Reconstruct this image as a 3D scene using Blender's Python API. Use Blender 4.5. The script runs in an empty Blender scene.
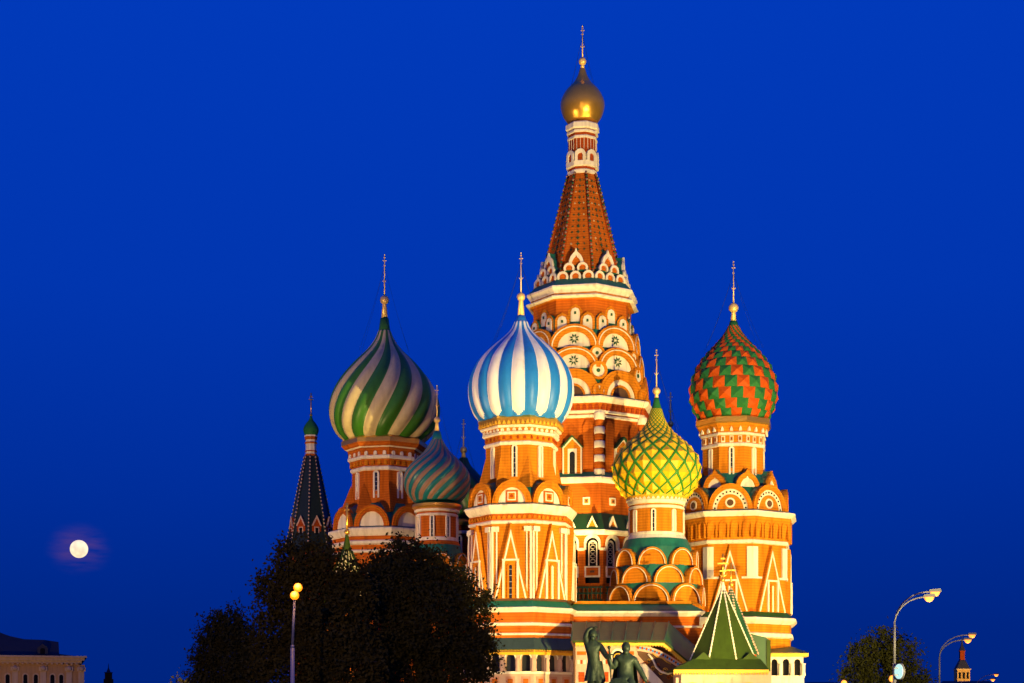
import bpy, math, random
from mathutils import Vector, Matrix
import numpy as np
random.seed(7)
PI = math.pi
R = math.radians
SC = bpy.context.scene
COL = SC.collection

# ------------------------------------------------------------------ camera
F = 1667.0            # focal length in pixels of the 1024 px wide picture
HZ = 728.0            # image row of the horizon
EYE = 1.7
cam = bpy.data.cameras.new('camera')
cam.sensor_width = 36.0
cam.lens = F * 36.0 / 1024.0
cam.shift_y = (HZ - 341.5) / 1024.0
cam.clip_start = 0.5
cam.clip_end = 60000.0
camo = bpy.data.objects.new('camera', cam)
COL.objects.link(camo)
camo.location = (0, 0, EYE)
camo.rotation_euler = (PI / 2, 0, 0)
SC.camera = camo

# ------------------------------------------------------------------ dusk sky
MOONDIR = Vector(((79 - 512) / F, 1.0, (HZ - 549) / F)).normalized()
world = bpy.data.worlds.new('World')
SC.world = world
world.use_nodes = True
nt = world.node_tree
nt.nodes.clear()
N = nt.nodes.new
out = N('ShaderNodeOutputWorld')
bg = N('ShaderNodeBackground')
tc = N('ShaderNodeTexCoord')
sep = N('ShaderNodeSeparateXYZ')
nt.links.new(tc.outputs['Generated'], sep.inputs[0])
ramp = N('ShaderNodeValToRGB')
cr = ramp.color_ramp
cr.elements[0].position = 0.0
cr.elements[0].color = (0.0, 0.017, 0.20, 1)
cr.elements[1].position = 1.0
cr.elements[1].color = (0.0, 0.036, 0.44, 1)
for p, c in ((0.06, (0.0, 0.0195, 0.235)), (0.14, (0.0, 0.027, 0.325)), (0.25, (0.0, 0.036, 0.425)), (0.40, (0.0, 0.042, 0.49))):
    e = cr.elements.new(p)
    e.color = c + (1,)
nt.links.new(sep.outputs['Z'], ramp.inputs[0])
# a dusk sky model adds a trace of its own variation to the gradient
sky = N('ShaderNodeTexSky')
sky.sky_type = 'NISHITA'
sky.sun_disc = False
sky.sun_elevation = R(-4)
sky.sun_rotation = R(200)
skm = N('ShaderNodeMixRGB')
skm.blend_type = 'ADD'
skm.inputs[0].default_value = 0.02
nt.links.new(ramp.outputs[0], skm.inputs[1])
nt.links.new(sky.outputs[0], skm.inputs[2])
# thin pinkish cloud wisps round the moon
dot = N('ShaderNodeVectorMath'); dot.operation = 'DISTANCE'
sc1 = N('ShaderNodeVectorMath'); sc1.operation = 'MULTIPLY'; sc1.inputs[1].default_value = (1, 1, 1.25)
nt.links.new(tc.outputs['Generated'], sc1.inputs[0])
nt.links.new(sc1.outputs[0], dot.inputs[0])
dot.inputs[1].default_value = (MOONDIR.x, MOONDIR.y, MOONDIR.z * 1.25)
mr = N('ShaderNodeMapRange'); mr.interpolation_type = 'SMOOTHERSTEP'
mr.inputs[1].default_value = 0.004; mr.inputs[2].default_value = 0.022
mr.inputs[3].default_value = 1.0; mr.inputs[4].default_value = 0.0
nt.links.new(dot.outputs['Value'], mr.inputs[0])
nz = N('ShaderNodeTexNoise'); nz.inputs['Scale'].default_value = 1.0; nz.inputs['Detail'].default_value = 3.0
sc2 = N('ShaderNodeVectorMath'); sc2.operation = 'MULTIPLY'; sc2.inputs[1].default_value = (40, 40, 190)
nt.links.new(tc.outputs['Generated'], sc2.inputs[0]); nt.links.new(sc2.outputs[0], nz.inputs['Vector'])
nr = N('ShaderNodeMapRange'); nr.inputs[1].default_value = 0.35; nr.inputs[2].default_value = 0.68
nt.links.new(nz.outputs['Fac'], nr.inputs[0])
mm = N('ShaderNodeMath'); mm.operation = 'MULTIPLY'
nt.links.new(mr.outputs[0], mm.inputs[0]); nt.links.new(nr.outputs[0], mm.inputs[1])
cl = N('ShaderNodeMixRGB'); cl.blend_type = 'MIX'
cl.inputs[2].default_value = (0.13, 0.055, 0.20, 1)
mc = N('ShaderNodeMath'); mc.operation = 'MULTIPLY'; mc.inputs[1].default_value = 0.45
nt.links.new(mm.outputs[0], mc.inputs[0])
nt.links.new(mc.outputs[0], cl.inputs[0]); nt.links.new(skm.outputs[0], cl.inputs[1])
nt.links.new(cl.outputs[0], bg.inputs['Color'])
bg.inputs['Strength'].default_value = 1.0
nt.links.new(bg.outputs[0], out.inputs[0])

# moonlight (very faint) as the one sun lamp
sl = bpy.data.lights.new('moonlight', 'SUN')
sl.energy = 0.01; sl.angle = R(0.5); sl.color = (1, 0.9, 0.75)
so = bpy.data.objects.new('moonlight', sl); COL.objects.link(so)
so.rotation_euler = (-MOONDIR).to_track_quat('-Z', 'Y').to_euler()

# floodlights that light the cathedral, standing on the square out of the frame; one added fill lamp
def flood(loc, target, power, color, size_deg=60, radius=0.35, blend=0.5):
    l = bpy.data.lights.new('flood_fill_spot', 'SPOT')
    l.energy = power; l.color = color; l.spot_size = R(size_deg); l.spot_blend = blend
    l.shadow_soft_size = radius
    o = bpy.data.objects.new('flood_fill_spot', l); COL.objects.link(o)
    o.location = loc
    o.rotation_euler = (Vector(target) - Vector(loc)).to_track_quat('-Z', 'Y').to_euler()
    return o
WARM = (1.0, 0.74, 0.28)
flood((42, 64, 4.0), (10, 146, 27), 455000, WARM, 62)               # main battery, right of the camera
flood((18, 108, 3.0), (1, 138, 24), 26000, WARM, 74)                  # front fill close to the walls
flood((1.0, 121, 2.0), (6, 136, 8), 2800, (1.0, 0.70, 0.34), 130)     # low light at the foot of the near tower
flood((5.6, 141.5, 12.8), (6.6, 156, 40), 15000, WARM, 66, 0.2)       # on the gallery roof, up at the central tower
flood((-46, 112, 4.0), (-6, 156, 26), 95000, (1.0, 0.64, 0.28), 66)   # weaker battery on the left
flood((38, 126, 2.5), (20, 150, 20), 46000, (1.0, 0.72, 0.27), 90)    # close battery at the right tower
flood((-14, -5, 14.0), (0, 120, 12), 62000, (1.0, 0.62, 0.32), 70)   # added warm fill behind the camera, lifts trees and dark shadows

vs = SC.view_settings
vs.view_transform = 'Standard'
vs.look = 'None'
vs.exposure = 0.0
vs.gamma = 1.0
vs.use_curve_mapping = False
SC.render.engine = 'CYCLES'
SC.cycles.max_bounces = 5
SC.cycles.sample_clamp_indirect = 4.0

# ------------------------------------------------------------------ materials
MATS = {}
def mat(name, col, rough=0.75, metal=0.0, var=0.18, scale=1.2, bump=0.0, bscale=8.0, emit=None, estr=0.0, streak=0.0, courses=0.0, spec=0.35):
    m = bpy.data.materials.new(name); m.use_nodes = True
    t = m.node_tree; b = t.nodes['Principled BSDF']
    b.inputs['Roughness'].default_value = rough
    b.inputs['Metallic'].default_value = metal
    b.inputs['Specular IOR Level'].default_value = spec
    tcn = t.nodes.new('ShaderNodeTexCoord')
    n = t.nodes.new('ShaderNodeTexNoise'); n.inputs['Scale'].default_value = scale; n.inputs['Detail'].default_value = 6
    n.inputs['Roughness'].default_value = 0.65
    t.links.new(tcn.outputs['Object'], n.inputs['Vector'])
    mix = t.nodes.new('ShaderNodeMixRGB'); mix.blend_type = 'MIX'
    c = Vector(col)
    mix.inputs[1].default_value = tuple(max(0, x * (1 - var)) for x in c) + (1,)
    mix.inputs[2].default_value = tuple(min(1, x * (1 + var)) for x in c) + (1,)
    t.links.new(n.outputs['Fac'], mix.inputs[0])
    last = mix.outputs[0]
    if streak:
        mp = t.nodes.new('ShaderNodeMapping'); mp.inputs['Scale'].default_value = (2.2, 2.2, 0.22)
        t.links.new(tcn.outputs['Object'], mp.inputs[0])
        n2 = t.nodes.new('ShaderNodeTexNoise'); n2.inputs['Scale'].default_value = 1.0; n2.inputs['Detail'].default_value = 5
        t.links.new(mp.outputs[0], n2.inputs['Vector'])
        r2 = t.nodes.new('ShaderNodeMapRange'); r2.inputs[1].default_value = 0.48; r2.inputs[2].default_value = 0.75
        r2.inputs[3].default_value = 0.0; r2.inputs[4].default_value = streak
        t.links.new(n2.outputs['Fac'], r2.inputs[0])
        mx = t.nodes.new('ShaderNodeMixRGB'); mx.blend_type = 'MULTIPLY'
        mx.inputs[2].default_value = (0.42, 0.36, 0.30, 1)
        t.links.new(r2.outputs[0], mx.inputs[0]); t.links.new(last, mx.inputs[1])
        last = mx.outputs[0]
    if courses:
        br = t.nodes.new('ShaderNodeTexWave'); br.wave_type = 'BANDS'; br.bands_direction = 'Z'
        br.inputs['Scale'].default_value = courses; br.inputs['Distortion'].default_value = 0.6
        t.links.new(tcn.outputs['Object'], br.inputs['Vector'])
        mx = t.nodes.new('ShaderNodeMixRGB'); mx.blend_type = 'MULTIPLY'; mx.inputs[0].default_value = 0.22
        t.links.new(br.outputs['Fac'], mx.inputs[2]); t.links.new(last, mx.inputs[1])
        last = mx.outputs[0]
    t.links.new(last, b.inputs['Base Color'])
    if bump:
        n3 = t.nodes.new('ShaderNodeTexNoise'); n3.inputs['Scale'].default_value = bscale; n3.inputs['Detail'].default_value = 4
        t.links.new(tcn.outputs['Object'], n3.inputs['Vector'])
        bp = t.nodes.new('ShaderNodeBump'); bp.inputs['Strength'].default_value = bump; bp.inputs['Distance'].default_value = 0.05
        t.links.new(n3.outputs['Fac'], bp.inputs['Height']); t.links.new(bp.outputs[0], b.inputs['Normal'])
    if emit:
        b.inputs['Emission Color'].default_value = tuple(emit) + (1,)
        b.inputs['Emission Strength'].default_value = estr
    MATS[name] = m
    return m
mat('brick', (0.54, 0.125, 0.010), 0.9, spec=0.08, var=0.32, scale=0.7, streak=0.6, courses=1.3, bump=0.25)
mat('brick_red', (0.38, 0.06, 0.009), 0.9, spec=0.08, var=0.25, streak=0.4, courses=1.3, bump=0.25)
mat('ochre', (0.64, 0.212, 0.010), 0.9, spec=0.08, var=0.28, scale=0.8, streak=0.6, courses=1.3, bump=0.2)
mat('white', (0.80, 0.71, 0.52), 0.85, spec=0.1, var=0.12, scale=0.8, streak=0.5, bump=0.15)
mat('panel', (0.52, 0.34, 0.24), 0.8, var=0.2, streak=0.3)
mat('teal', (0.012, 0.13, 0.085), 0.5, var=0.3, streak=0.4)
mat('greenroof', (0.032, 0.058, 0.004), 0.6, spec=0.15, var=0.3, streak=0.4)
mat('darkgreen', (0.015, 0.075, 0.018), 0.5, var=0.35, streak=0.3)
mat('greyroof', (0.045, 0.075, 0.058), 0.4, 0.3, var=0.25, streak=0.4)
mat('gilt', (0.85, 0.58, 0.20), 0.38, 0.35, var=0.15)
mat('gold', (0.80, 0.44, 0.07), 0.30, 0.8, var=0.15, scale=2.0, bump=0.25, bscale=5)
mat('goldpaint', (0.70, 0.38, 0.02), 0.55, 0.0, var=0.2)
mat('blue', (0.018, 0.205, 0.62), 0.42, var=0.12, scale=2.5, streak=0.3)
mat('dwhite', (0.80, 0.78, 0.74), 0.45, var=0.05, scale=2.5, streak=0.3)
mat('dgreen', (0.04, 0.17, 0.012), 0.42, var=0.25, scale=2.5, streak=0.3)
mat('dcream', (0.62, 0.51, 0.23), 0.45, var=0.12, scale=2.5, streak=0.3)
mat('sred', (0.50, 0.075, 0.003), 0.6, spec=0.15, var=0.2, scale=2.5)
mat('sgreen', (0.022, 0.15, 0.035), 0.6, spec=0.15, var=0.25, scale=2.5)
mat('yellow', (0.74, 0.43, 0.004), 0.45, var=0.12, scale=2.5)
mat('ribgreen', (0.03, 0.20, 0.012), 0.45, var=0.2)
mat('tteal', (0.008, 0.14, 0.15), 0.35, var=0.25, scale=2.5)
mat('tpink', (0.26, 0.15, 0.095), 0.45, var=0.2, scale=2.5)
mat('dark', (0.010, 0.010, 0.012), 0.9, spec=0.05, var=0.3)
mat('glass', (0.02, 0.022, 0.025), 0.12, var=0.3, spec=0.6)
mat('tile_black', (0.012, 0.022, 0.016), 0.45, var=0.5, scale=6)
mat('dark_brown', (0.10, 0.045, 0.02), 0.8, var=0.3)
mat('iron', (0.02, 0.08, 0.03), 0.5, 0.2)
mat('bronze', (0.018, 0.034, 0.023), 0.55, 0.35, var=0.5, scale=3, streak=0.8, bump=1.0, bscale=4)
mat('granite', (0.30, 0.16, 0.13), 0.5, var=0.25, scale=8)
mat('steel', (0.30, 0.31, 0.34), 0.5, 0.3, var=0.1)
mat('pole', (0.10, 0.105, 0.13), 0.5, var=0.15)
mat('pink_panel', (0.50, 0.24, 0.15), 0.8, var=0.25, streak=0.4)
mat('lamp_sodium', (0.25, 0.18, 0.1), 0.4, spec=0.0, emit=(1.0, 0.25, 0.02), estr=2.3)
mat('lamp_amber', (0.25, 0.15, 0.08), 0.4, spec=0.0, emit=(1.0, 0.23, 0.0), estr=2.3)
mat('lamp_white', (0.15, 0.15, 0.15), 0.4, emit=(0.55, 0.95, 0.90), estr=0.95)
mat('moon', (0.8, 0.75, 0.6), 0.9, var=0.05, emit=(1.0, 0.80, 0.42), estr=1.1)
mat('bark', (0.07, 0.05, 0.035), 0.9, var=0.3, bump=0.6)
mat('leaf', (0.070, 0.055, 0.012), 0.95, spec=0.03, var=0.75, scale=0.7)
mat('leaf_dark', (0.058, 0.050, 0.013), 0.95, spec=0.03, var=0.75, scale=0.7)
mat('leaf_autumn', (0.060, 0.062, 0.010), 0.95, spec=0.03, var=0.7, scale=0.6)
mat('plaster', (0.55, 0.33, 0.11), 0.85, var=0.15, streak=0.4)
mat('plaster_trim', (0.64, 0.46, 0.22), 0.85, var=0.12, streak=0.4)
mat('slate', (0.030, 0.032, 0.040), 0.7, var=0.3)
mat('paving', (0.075, 0.07, 0.068), 0.7, var=0.3, scale=0.4, bump=0.4)
# moon seas: blotches on the moon's own surface
_t = MATS['moon'].node_tree
_n = _t.nodes.new('ShaderNodeTexNoise'); _n.inputs['Scale'].default_value = 0.011; _n.inputs['Detail'].default_value = 3
_c = _t.nodes.new('ShaderNodeTexCoord'); _t.links.new(_c.outputs['Object'], _n.inputs['Vector'])
_r = _t.nodes.new('ShaderNodeMapRange'); _r.inputs[1].default_value = 0.35; _r.inputs[2].default_value = 0.65; _r.inputs[3].default_value = 0.95; _r.inputs[4].default_value = 1.3
_t.links.new(_n.outputs['Fac'], _r.inputs[0]); _t.links.new(_r.outputs[0], _t.nodes['Principled BSDF'].inputs['Emission Strength'])

# ------------------------------------------------------------------ mesh helpers
class MB:
    def __init__(s):
        s.v = []; s.f = []; s.m = []; s.sm = []
    def add(s, vs_, fs, m, smooth=False):
        b = len(s.v); s.v += [tuple(p) for p in vs_]
        for i, f in enumerate(fs):
            s.f.append(tuple(b + k for k in f)); s.m.append(m if isinstance(m, str) else m[i]); s.sm.append(smooth)
    def quad(s, a, b, c, d, m): s.add([a, b, c, d], [(0, 1, 2, 3)], m)
    def box(s, x0, x1, y0, y1, z0, z1, m):
        V = [(x0,y0,z0),(x1,y0,z0),(x1,y1,z0),(x0,y1,z0),(x0,y0,z1),(x1,y0,z1),(x1,y1,z1),(x0,y1,z1)]
        s.add(V, [(0,3,2,1),(4,5,6,7),(0,1,5,4),(1,2,6,5),(2,3,7,6),(3,0,4,7)], m)
    def lathe(s, n, prof, rot, m, smooth=False, cap=True, circ=True, cx=0, cy=0):
        # prof: list of (radius,z); circ=False -> radius is the apothem of the n-gon
        k = 1.0 if circ else 1.0 / math.cos(PI / n)
        V = []
        for r, z in prof:
            for i in range(n):
                a = rot + 2 * PI * (i + 0.5) / n
                V.append((cx + r * k * math.cos(a), cy + r * k * math.sin(a), z))
        Fs = []; ms = []
        for j in range(len(prof) - 1):
            for i in range(n):
                i2 = (i + 1) % n
                Fs.append((j*n+i, j*n+i2, (j+1)*n+i2, (j+1)*n+i)); ms.append(m if isinstance(m, str) else m[j])
        if cap:
            Fs.append(tuple(range((len(prof)-1)*n, len(prof)*n))); ms.append(ms[-1])
            Fs.append(tuple(reversed(range(n)))); ms.append(ms[0])
        s.add(V, Fs, ms, smooth)
    def tube(s, pts, r, m, n=6, smooth=True, r2=None):
        pts = [Vector(p) for p in pts]; V = []; L = len(pts)
        for i, p in enumerate(pts):
            d = (pts[min(i+1, L-1)] - pts[max(i-1, 0)]).normalized()
            u = d.cross(Vector((0, 0, 1)))
            if u.length < 1e-4: u = Vector((1, 0, 0))
            u.normalize(); w = d.cross(u)
            rr = r if r2 is None else r + (r2 - r) * i / (L - 1)
            if isinstance(r, (list, tuple)): rr = r[i]
            for k in range(n):
                a = 2 * PI * k / n
                V.append(p + (u * math.cos(a) + w * math.sin(a)) * rr)
        Fs = [(i*n+k, i*n+(k+1) % n, (i+1)*n+(k+1) % n, (i+1)*n+k) for i in range(L-1) for k in range(n)]
        Fs += [tuple(reversed(range(n))), tuple(range((L-1)*n, L*n))]
        s.add(V, Fs, m, smooth)
    def ball(s, c, r, m, n=12, sz=1.0):
        prof = [(max(r * math.cos(t), 1e-4), c[2] + r * sz * math.sin(t)) for t in [(-PI/2 + PI * k / 8) for k in range(9)]]
        s.lathe(n, prof, 0, m, True, True, True, c[0], c[1])
    # shapes on a wall frame
    def prism(s, fr, poly, d0, d1, m, side=None):
        n = len(poly)
        V = [fr(u, z, d0) for u, z in poly] + [fr(u, z, d1) for u, z in poly]
        Fs = [tuple(range(n, 2*n)), tuple(reversed(range(n)))]
        ms = [m, m]
        for i in range(n):
            j = (i + 1) % n
            Fs.append((i, j, n + j, n + i)); ms.append(side or m)
        s.add(V, Fs, ms)
    def band(s, fr, outer, inner, d0, d1, m, closed=False):
        n = len(outer)
        V = [fr(u, z, d) for d in (d0, d1) for pl in (outer, inner) for u, z in pl]
        # order: outer d0, inner d0, outer d1, inner d1
        Fs = []
        rng = range(n if closed else n - 1)
        for i in rng:
            j = (i + 1) % n
            Fs += [(2*n+i, 3*n+i, 3*n+j, 2*n+j), (i, j, n+j, n+i), (i, 2*n+i, 2*n+j, j), (n+i, n+j, 3*n+j, 3*n+i)]
        if not closed:
            Fs += [(0, n, 3*n, 2*n), (n-1, 3*n-1, 4*n-1, 2*n-1)]
        s.add(V, Fs, m)
    def fbox(s, fr, u0, u1, z0, z1, d0, d1, m):
        s.prism(fr, [(u0, z0), (u1, z0), (u1, z1), (u0, z1)], d0, d1, m)

def obj(name, mb, parent=None, loc=(0, 0, 0), label=None):
    me = bpy.data.meshes.new(name)
    me.from_pydata(mb.v, [], mb.f)
    keys = list(dict.fromkeys(mb.m))
    for k in keys: me.materials.append(MATS[k])
    me.polygons.foreach_set('material_index', [keys.index(k) for k in mb.m])
    me.polygons.foreach_set('use_smooth', mb.sm)
    me.update()
    o = bpy.data.objects.new(name, me); COL.objects.link(o)
    o.location = loc
    if parent: o.parent = parent
    if label: o['label'] = label
    return o
def thing(name, label, cat, loc=(0, 0, 0), group=None):
    o = bpy.data.objects.new(name, None); COL.objects.link(o)
    o.location = loc; o.empty_display_size = 0.5
    return tag(o, label, cat, group)
def tag(o, label, cat, group=None):
    o['label'] = label; o['category'] = cat
    if group: o['group'] = group
    return o

def px(p, Y): return (p - 512.0) * Y / F
def pz(q, Y): return EYE + (HZ - q) * Y / F

ROT = R(-101)                         # direction the octagons' front faces look
def arc(r, z0, n=14, ru=None, a0=0, a1=PI):
    ru = ru or r
    return [(r * math.cos(a0 + (a1 - a0) * i / n), z0 + ru * math.sin(a0 + (a1 - a0) * i / n)) for i in range(n + 1)]
def archpoly(w, z0, z1, n=10):        # round-headed opening
    return [(w, z0)] + arc(w, z1 - w, n) + [(-w, z0)]
def keel(w, z0, h, n=8):              # pointed keel arch outline
    pts = []
    for i in range(n + 1):
        t = i / n
        a = t * PI * 0.42
        pts.append((w * math.cos(a) * (1 - 0.10 * t), z0 + h * 0.74 * math.sin(a) / math.sin(PI * 0.42)))
    x, z = pts[-1]
    right = pts + [(x * 0.45, z0 + h * 0.86), (0.0, z0 + h)]
    return right + [(-u, zz) for u, zz in reversed(right[:-1])]
def scale_poly(pl, k, z0): return [(u * k, z0 + (z - z0) * k) for u, z in pl]

class Tower:
    def __init__(s, cx, Y, parent, label, name='tower'):
        s.Y = Y; s.s = Y / F; s.x = px(cx, Y)
        s.obj = None; s.parent = parent; s.label = label; s.name = name
    def h(s, hw): return hw * s.s
    def z(s, y, hw=0): return EYE + (HZ - y) * (s.Y - 0.92 * hw * s.s) / F
    def prof(s, pts): return [(s.h(hw), s.z(y, hw)) for hw, y in pts]
    def root(s, mb):
        s.obj = obj(s.name, mb, s.parent, (s.x, s.Y, 0), s.label)
    def part(s, name, mb, label=None): return obj(name, mb, s.obj, (0, 0, 0), label)
    def frame(s, k, hw, n=8, half=0.0):
        a = ROT + 2 * PI * (k + half) / n
        ap = s.h(hw)
        ca, sa = math.cos(a), math.sin(a)
        def fr(u, z, d): return (ca * (ap + d) - sa * u, sa * (ap + d) + ca * u, z)
        fr.a = a
        return fr
    def faces(s, n=8, half=0.0):
        return [k for k in range(n) if math.sin(ROT + 2 * PI * (k + half) / n) < 0.25]
    def oct(s, mb, pts, m): mb.lathe(8, s.prof(pts), ROT, m, circ=False)
    def rnd(s, mb, pts, m, n=40): mb.lathe(n, s.prof(pts), ROT, m, smooth=False)

def catmull(pts, n=6):
    P = [Vector(p) for p in pts]; P = [2*P[0]-P[1]] + P + [2*P[-1]-P[-2]]
    o = []
    for i in range(1, len(P) - 2):
        a, b, c, d = P[i-1], P[i], P[i+1], P[i+2]
        for k in range(n):
            t = k / n
            o.append(0.5 * ((2*b) + (c-a)*t + (2*a-5*b+4*c-d)*t*t + (-a+3*b-3*c+d)*t**3))
    o.append(P[-2])
    return [(max(p[0], 0.01), p[1]) for p in o]

def finial(T, dx, y_tip, y_ball, rb, y_neck, hw_neck, wire_y, wire_hw, hooks=True):
    """rod with cross, gilded ball and neck; thin stay chains down to the dome"""
    k = T.s; m = MB()
    zb = T.z(y_ball); zt = T.z(y_tip)
    m.lathe(10, [(k*hw_neck, T.z(y_neck)), (k*hw_neck*0.62, zb - rb*k*0.8), (k*hw_neck*0.7, zb - rb*k*0.6)], 0, 'gilt', True)
    m.ball((0, 0, zb), rb * k, 'gilt', 14)
    m.tube([(0, 0, zb), (0, 0, zt)], 0.75 * k, 'gilt', 6, r2=0.45 * k)
    L = zt - zb
    for f, w in ((0.94, 0.9), (0.87, 2.0), (0.76, 1.1)):
        z = zb + L * f
        m.box(-w*k, w*k, -0.3*k, 0.3*k, z - 0.33*k, z + 0.33*k, 'gilt')
    zc = zb + L * 0.45
    m.tube([(1.9*k*math.cos(a), 0, zc + 1.9*k*math.sin(a)) for a in [PI*(1.05 + 0.9*i/8) for i in range(9)]], 0.4*k, 'gilt', 5)
    m.ball((0, 0, zt), 0.8*k, 'gilt', 8)
    o = T.part('finial_cross', m)
    for a in (R(200), R(340), R(20), R(160)):
        c = MB()
        p0 = Vector((0.6*k*math.cos(a), 0.6*k*math.sin(a), zb + L * 0.72))
        p1 = Vector((wire_hw*k*math.cos(a), wire_hw*k*math.sin(a), T.z(wire_y)))
        pts = [p0.lerp(p1, t) - Vector((0, 0, 0.35*math.sin(PI*t))) for t in [i/8 for i in range(9)]]
        c.tube(pts, 0.009, 'tile_black', 4)
        T.part('stay_chain', c)
    return o

def stripe_dome(T, prof, periods, twist, ma, mb_, seg=4, amp=0.06, base=None, g=lambda t: t, hoop=None):
    P = catmull([(T.h(a), T.z(b)) for a, b in prof], 6)
    z0, z1 = P[0][1], P[-1][1]
    nu = periods * 2 * seg; V = []
    rows = len(P)
    for j, (r, z) in enumerate(P):
        t = (z - z0) / (z1 - z0)
        for i in range(nu):
            fr = (i % seg) / seg
            a = ROT + 2*PI*i/nu + twist * g(t)
            bul = 1 + amp * (math.sin(PI * fr) - 0.35) * min(1, 4 * (1 - t))
            V.append((r*bul*math.cos(a), r*bul*math.sin(a), z))
    Fs = []; ms = []
    for j in range(rows - 1):
        for i in range(nu):
            i2 = (i + 1) % nu
            Fs.append((j*nu+i, j*nu+i2, (j+1)*nu+i2, (j+1)*nu+i))
            c = (i // seg) % 2
            mm_ = ma if c == 0 else mb_
            if base and c == 1:
                fr = abs(((i % seg) + 0.5) / seg - 0.5) * 2
                if fr > j / 4.0: mm_ = base
            ms.append(mm_)
    Fs.append(tuple(range((rows-1)*nu, rows*nu))); ms.append(ma)
    Fs.append(tuple(reversed(range(nu)))); ms.append(ma)
    m = MB(); m.add(V, Fs, ms, True)
    return T.part('onion_dome', m)

def march(P, nth, k):
    """rows along the dome profile whose spacing follows the radius"""
    L = [0]
    for i in range(1, len(P)): L.append(L[-1] + math.dist(P[i], P[i-1]))
    def at(s_):
        for i in range(1, len(P)):
            if s_ <= L[i]:
                t = (s_ - L[i-1]) / (L[i] - L[i-1])
                return (P[i-1][0]*(1-t) + P[i][0]*t, P[i-1][1]*(1-t) + P[i][1]*t)
        return P[-1]
    rows = [P[0]]; s_ = 0
    while True:
        r = at(s_)[0]
        s_ += max(k * r * 2 * PI / nth, 0.10)
        if s_ >= L[-1]: break
        rows.append(at(s_))
    rows.append(P[-1])
    return rows

def stud_dome(T, prof, nth, ma, mb_):
    P = catmull([(T.h(a), T.z(b)) for a, b in prof], 6)
    rows = march(P, nth, 0.92)
    m = MB(); d = 2 * PI / nth
    m.lathe(nth * 2, [(r * 0.965, z) for r, z in P], ROT, ma, True)
    for j in range(len(rows) - 1):
        (r0, za), (r1, zb) = rows[j], rows[j+1]
        dr, dz = r1 - r0, zb - za
        L = math.hypot(dr, dz) or 1
        nr, nz_ = dz / L, -dr / L
        bulge = 0.21 * (r0 + r1) / 2 * d
        for i in range(nth):
            a = ROT + (i - 0.5 * j) * d
            c = [(r0*math.cos(a), r0*math.sin(a), za), (r0*math.cos(a+d), r0*math.sin(a+d), za),
                 (r1*math.cos(a+d), r1*math.sin(a+d), zb), (r1*math.cos(a), r1*math.sin(a), zb)]
            rm = (r0 + r1) / 2 + nr * bulge
            p = (rm*math.cos(a+d/2), rm*math.sin(a+d/2), (za+zb)/2 + nz_*bulge)
            m.add(c + [p], [(0,1,4), (1,2,4), (2,3,4), (3,0,4)], ma if i % 2 == 0 else mb_)
    return T.part('onion_dome', m)

def lattice_dome(T, prof, nth, ma, mrib):
    P = catmull([(T.h(a), T.z(b)) for a, b in prof], 6)
    rows = march(P, nth, 0.62)
    m = MB(); d = 2 * PI / nth; M = len(rows)
    m.lathe(nth * 2, [(r * 0.96, z) for r, z in P], ROT, ma, True)
    def v(i2, j):                     # i2 in half steps
        a = ROT + i2 * d / 2
        r, z = rows[j]
        return Vector((r*math.cos(a), r*math.sin(a), z))
    for j in range(-1, M - 1):
        for i in range(nth):
            i2 = 2 * i + (j % 2)
            j0, j1, j2 = max(j, 0), j + 1, min(j + 2, M - 1)
            q = [v(i2, j0), v(i2 + 1, j1), v(i2, j2), v(i2 - 1, j1)]
            c = (q[1] + q[3]) / 2
            rr = math.hypot(c.x, c.y)
            n_ = (q[1] - q[3]).cross(q[2] - q[0])
            if n_.length < 1e-6: continue
            n_.normalize()
            p = (q[0]+q[1]+q[2]+q[3]) / 4 + n_ * (rr * d * 0.26)
            m.add(q + [p], [(0,1,4), (1,2,4), (2,3,4), (3,0,4)], ma)
    o = T.part('onion_dome', m)
    for sgn in (1, -1):
        for i in range(nth):
            c = MB(); pts = []; rad = []
            for j in range(M):
                p = v(2 * i + sgn * j, j); pts.append(p)
                rad.append(max(0.035, 0.085 * math.hypot(p.x, p.y) * d + 0.02))
            c.tube(pts, rad, mrib, 5)
            T.part('dome_rib', c)
    return o

def slit(T, fr, y0, y1, w, hw, blind=False, f=None):
    """narrow round-headed window: white frame and dark glazing (or a white blind field)"""
    k = T.s; z1, z0 = T.z(y0, hw), T.z(y1, hw); w2 = w * k / 2
    f = f or w * 0.27
    m = MB()
    out_ = archpoly(w2, z0, z1); inn = archpoly(w2 - f*k, z0, z1 - f*k)
    m.band(fr, out_, inn, -0.05, 0.13, 'white')
    o = T.part('window', m)
    g = MB(); g.prism(fr, inn, -0.04, 0.03, 'white' if blind else 'glass')
    if not blind:
        zz = z0 + 0.25
        while zz < z1 - 0.3:
            g.fbox(fr, -w2 + f*k, w2 - f*k, zz, zz + 0.05, 0.03, 0.05, 'steel'); zz += 0.42
    for k_, v_ in (('a', 0),): pass
    p = MBmerge(o, g)
    return o
def MBmerge(o, g):
    """append a mesh builder's faces to an existing part (the glazing of one window)"""
    me = o.data
    b = MB(); b.v = [tuple(v.co) for v in me.vertices]; b.f = [tuple(p.vertices) for p in me.polygons]
    b.m = [inv(me.materials[p.material_index]) for p in me.polygons]; b.sm = [p.use_smooth for p in me.polygons]
    b.add(g.v, g.f, g.m)
    me2 = bpy.data.meshes.new(me.name); me2.from_pydata(b.v, [], b.f)
    keys = list(dict.fromkeys(b.m))
    for k in keys: me2.materials.append(MATS[k])
    me2.polygons.foreach_set('material_index', [keys.index(k) for k in b.m])
    nm = me.name; o.data = me2; bpy.data.meshes.remove(me); me2.name = nm
    return o
def inv(m): return m.name

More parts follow.
